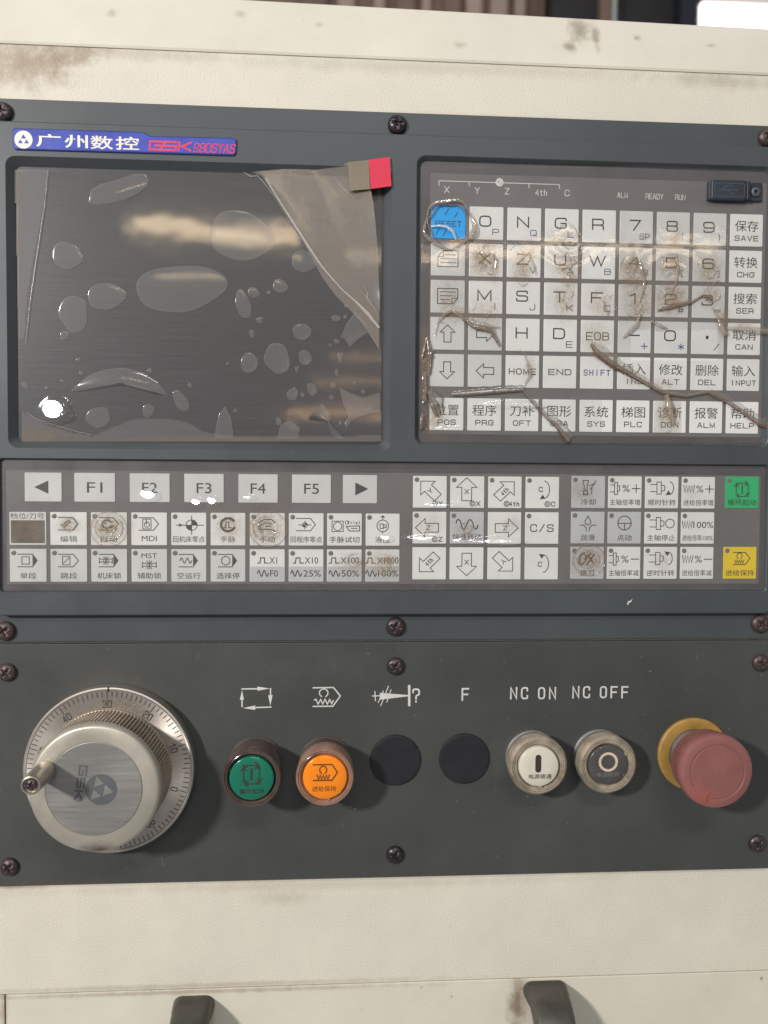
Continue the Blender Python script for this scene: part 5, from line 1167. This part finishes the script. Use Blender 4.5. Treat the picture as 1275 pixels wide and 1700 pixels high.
for b in ((772, 370, 95, 83, 0), (578, 538, 135, 80, -8), (215, 433, 45, 45, 0), (340, 564, 57, 45, -15), (236, 620, 48, 55, 0), (206, 690, 15, 14, 0), (973, 452, 38, 36, 0), (898, 531, 22, 23, 0), (813, 552, 18, 18, 0),
          (780, 590, 22, 48, -20), (833, 640, 9, 11, 0), (808, 684, 8, 12, 0), (968, 678, 27, 28, 0), (889, 763, 42, 47, 0), (799, 778, 25, 34, 15), (978, 761, 20, 26, 0), (938, 878, 17, 21, 0), (1000, 862, 14, 23, -10), (970, 880, 7, 7, 0), (1067, 850, 10, 9, 0),
          (1063, 888, 8, 8, 0), (1078, 634, 14, 10, 0), (1110, 595, 6, 6, 0), (1107, 630, 5, 8, 0), (580, 900, 20, 38, -25), (475, 930, 20, 20, 0), (315, 952, 42, 30, -15), (610, 850, 7, 8, 0), (480, 803, 8, 7, 0), (250, 767, 7, 6, 0), (755, 930, 6, 6, 0),
          (893, 965, 8, 14, 0), (200, 835, 6, 5, 0), (150, 858, 6, 5, 0), (260, 810, 7, 6, 0), (862, 551, 6, 6, 0), (1165, 870, 8, 6, 0), (1092, 970, 5, 6, 0), (1080, 708, 9, 8, 0), (1060, 720, 6, 5, 0), (1135, 842, 5, 5, 0), (730, 780, 5, 5, 0), (80, 850, 12, 7, 50)):
    bubble(blob(*b), min(.40, .06 + b[2] * .0025))
bubble([S3(*q) for q in ((286, 262), (290, 225), (320, 205), (370, 192), (430, 172), (465, 172), (478, 190), (470, 212), (440, 235), (400, 255), (350, 265), (310, 271))], .5)
bubble([S3(*q) for q in ((226, 870), (250, 845), (285, 818), (330, 800), (395, 793), (460, 808), (505, 838), (538, 880), (515, 880), (480, 858), (425, 845), (380, 842), (320, 852), (265, 866))], 1.6)
for pg in (((1090, 860), (1140, 880), (1165, 890), (1218, 872), (1218, 935), (1165, 945), (1130, 960), (1110, 988), (1106, 970), (1120, 945), (1102, 915)), ((888, 1022), (900, 975), (930, 964), (962, 985), (955, 1022)), ((1065, 1020), (1058, 970), (1030, 936), (985, 958), (1032, 910), (1052, 928), (1075, 988), (1115, 1020)),
           ((1092, 695), (1110, 655), (1140, 612), (1175, 650), (1180, 680), (1150, 700), (1122, 726), (1105, 700)), ((690, 1020), (692, 985), (703, 940), (722, 918), (740, 950), (750, 1020)), ((1080, 745), (1102, 743), (1088, 782)), ((945, 790), (962, 785), (950, 812)), ((1075, 800), (1085, 795), (1083, 822), (1074, 815))):
    bubble([S3(*q) for q in pg], .12, 'air_pocket')
# peeled corner: boundary (stuck) -> crease -> free corner
e0 = [(790, 166), (835, 175), (862, 215), (890, 265), (925, 320), (960, 372), (1000, 440), (1035, 505), (1075, 560), (1120, 605), (1165, 655), (1216, 735)]
e1 = [(835, 162), (852, 185), (885, 240), (920, 295), (955, 350), (990, 405), (1030, 465), (1068, 510), (1100, 545), (1140, 580), (1180, 620), (1216, 665)]
e2 = [(1000, 148), (1020, 165), (1040, 200), (1065, 250), (1085, 300), (1105, 350), (1125, 400), (1145, 450), (1165, 500), (1180, 535), (1200, 575), (1217, 612)]
e3 = [(1180, 130), (1183, 150), (1186, 185), (1188, 215), (1198, 270), (1204, 325), (1208, 380), (1211, 430), (1213, 480), (1215, 520), (1217, 560), (1218, 600)]
hs_ = [HS + .5, HS + 2.2, HS + 2.4, HS + 5.2]
mb = MB(); rows_ = []
prof_n = 5
allr = []
for k in range(3):
    for s in range(prof_n if k < 2 else prof_n + 1):
        t_ = s / prof_n; row = []
        for i in range(12):
            A, B = (e0, e1, e2, e3)[k][i], (e0, e1, e2, e3)[k + 1][i]
            ff_ = 1 - (i / 11) * .6
            h = (hs_[k] * (1 - t_) + hs_[k + 1] * t_); h = HS + .5 + (h - HS - .5) * ff_
            if k == 0: h += .5 * math.sin(math.pi * t_) * ff_
            q = S3(A[0] * (1 - t_) + B[0] * t_, A[1] * (1 - t_) + B[1] * t_); h += .25 * nz(q[0], q[1], 22, 9) * (1 if (k or s) else 0)
            x, z = P(q[0], q[1], h); row.append((x, z, h))
        allr.append(row)
vs = [p for r in allr for p in r]; fs = [(j * 12 + i, j * 12 + i + 1, (j + 1) * 12 + i + 1, (j + 1) * 12 + i) for j in range(len(allr) - 1) for i in range(11)]
mb.add(vs, fs); mb.at = {'dirt': [.10 + .12 * random.random() for _i in vs], 'lift': [0.0] * len(vs)}
flap = mb.build('peeled_corner', M_flap, sf, smooth=True)
hc = HS + 5.6
for (nm, mt, q, hh) in (('adhesive_tape', M_tape, ((577, 269), (612, 265.5), (614.5, 314), (580.5, 316.5)), hc), ('pull_tab', M_red, ((612, 265), (647, 260.5), (650, 309), (615.5, 313.5)), hc + .12)):
    mb = MB(); mb.prism([P(*p_, hh) for p_ in q][::-1], hh - .15, hh, .03); mb.build(nm, mt, sf)
ridge([S3(*q) for q in e1[1:]], [1.0, 1.2, 1.4, 1.8, 2.0, 1.8, 1.4, 1.2, 1.6, 3.0, 2.0], HS + 2.3, filmmat('film_crease', haze=.45, hazecol=(.75, .7, .66), rough=.08, bump=.3, bscale=200), sf, 'crease', dirt=0, jit=.2, ups=.8)
M_cr = filmmat('film_fold', haze=.22, hazecol=(.66, .62, .58), rough=.2, bump=.3, bscale=200)
for pts in ([(554, 293), (567, 310), (580, 322), (593, 335)], [(80, 283), (74, 340), (62, 420), (50, 500), (43, 570)], [(44, 684), (60, 695), (80, 703), (104, 710), (130, 717), (152, 722)], [(604, 474), (611, 488), (609, 497), (622, 512), (628, 524)], [(598, 484), (612, 496), (624, 514)], [(404, 286), (416, 293), (428, 292), (440, 306), (455, 326)]):  # the two short ones low on the flap are pale ridges painting a sparkle
    ridge(pts, [.8] + [1.3] * (len(pts) - 2) + [.8], HS + (2.2 if pts[0][0] > 500 else .5), M_cr, sf, 'crease', dirt=.1, jit=.6, ups=.7)
mb = MB(); mb.prism([P(u, v, HB) for u, v in ((1041, 1002), (1043, 998), (1047, 997), (1050, 994), (1048, 999), (1044, 1001), (1042, 1005))][::-1], HB, HB + .12, .03)
mb.build('paint_chip', M_inkwhite, unit)
# tidy helper data
for o in bpy.data.objects:
    if '_o' in o: del o['_o']
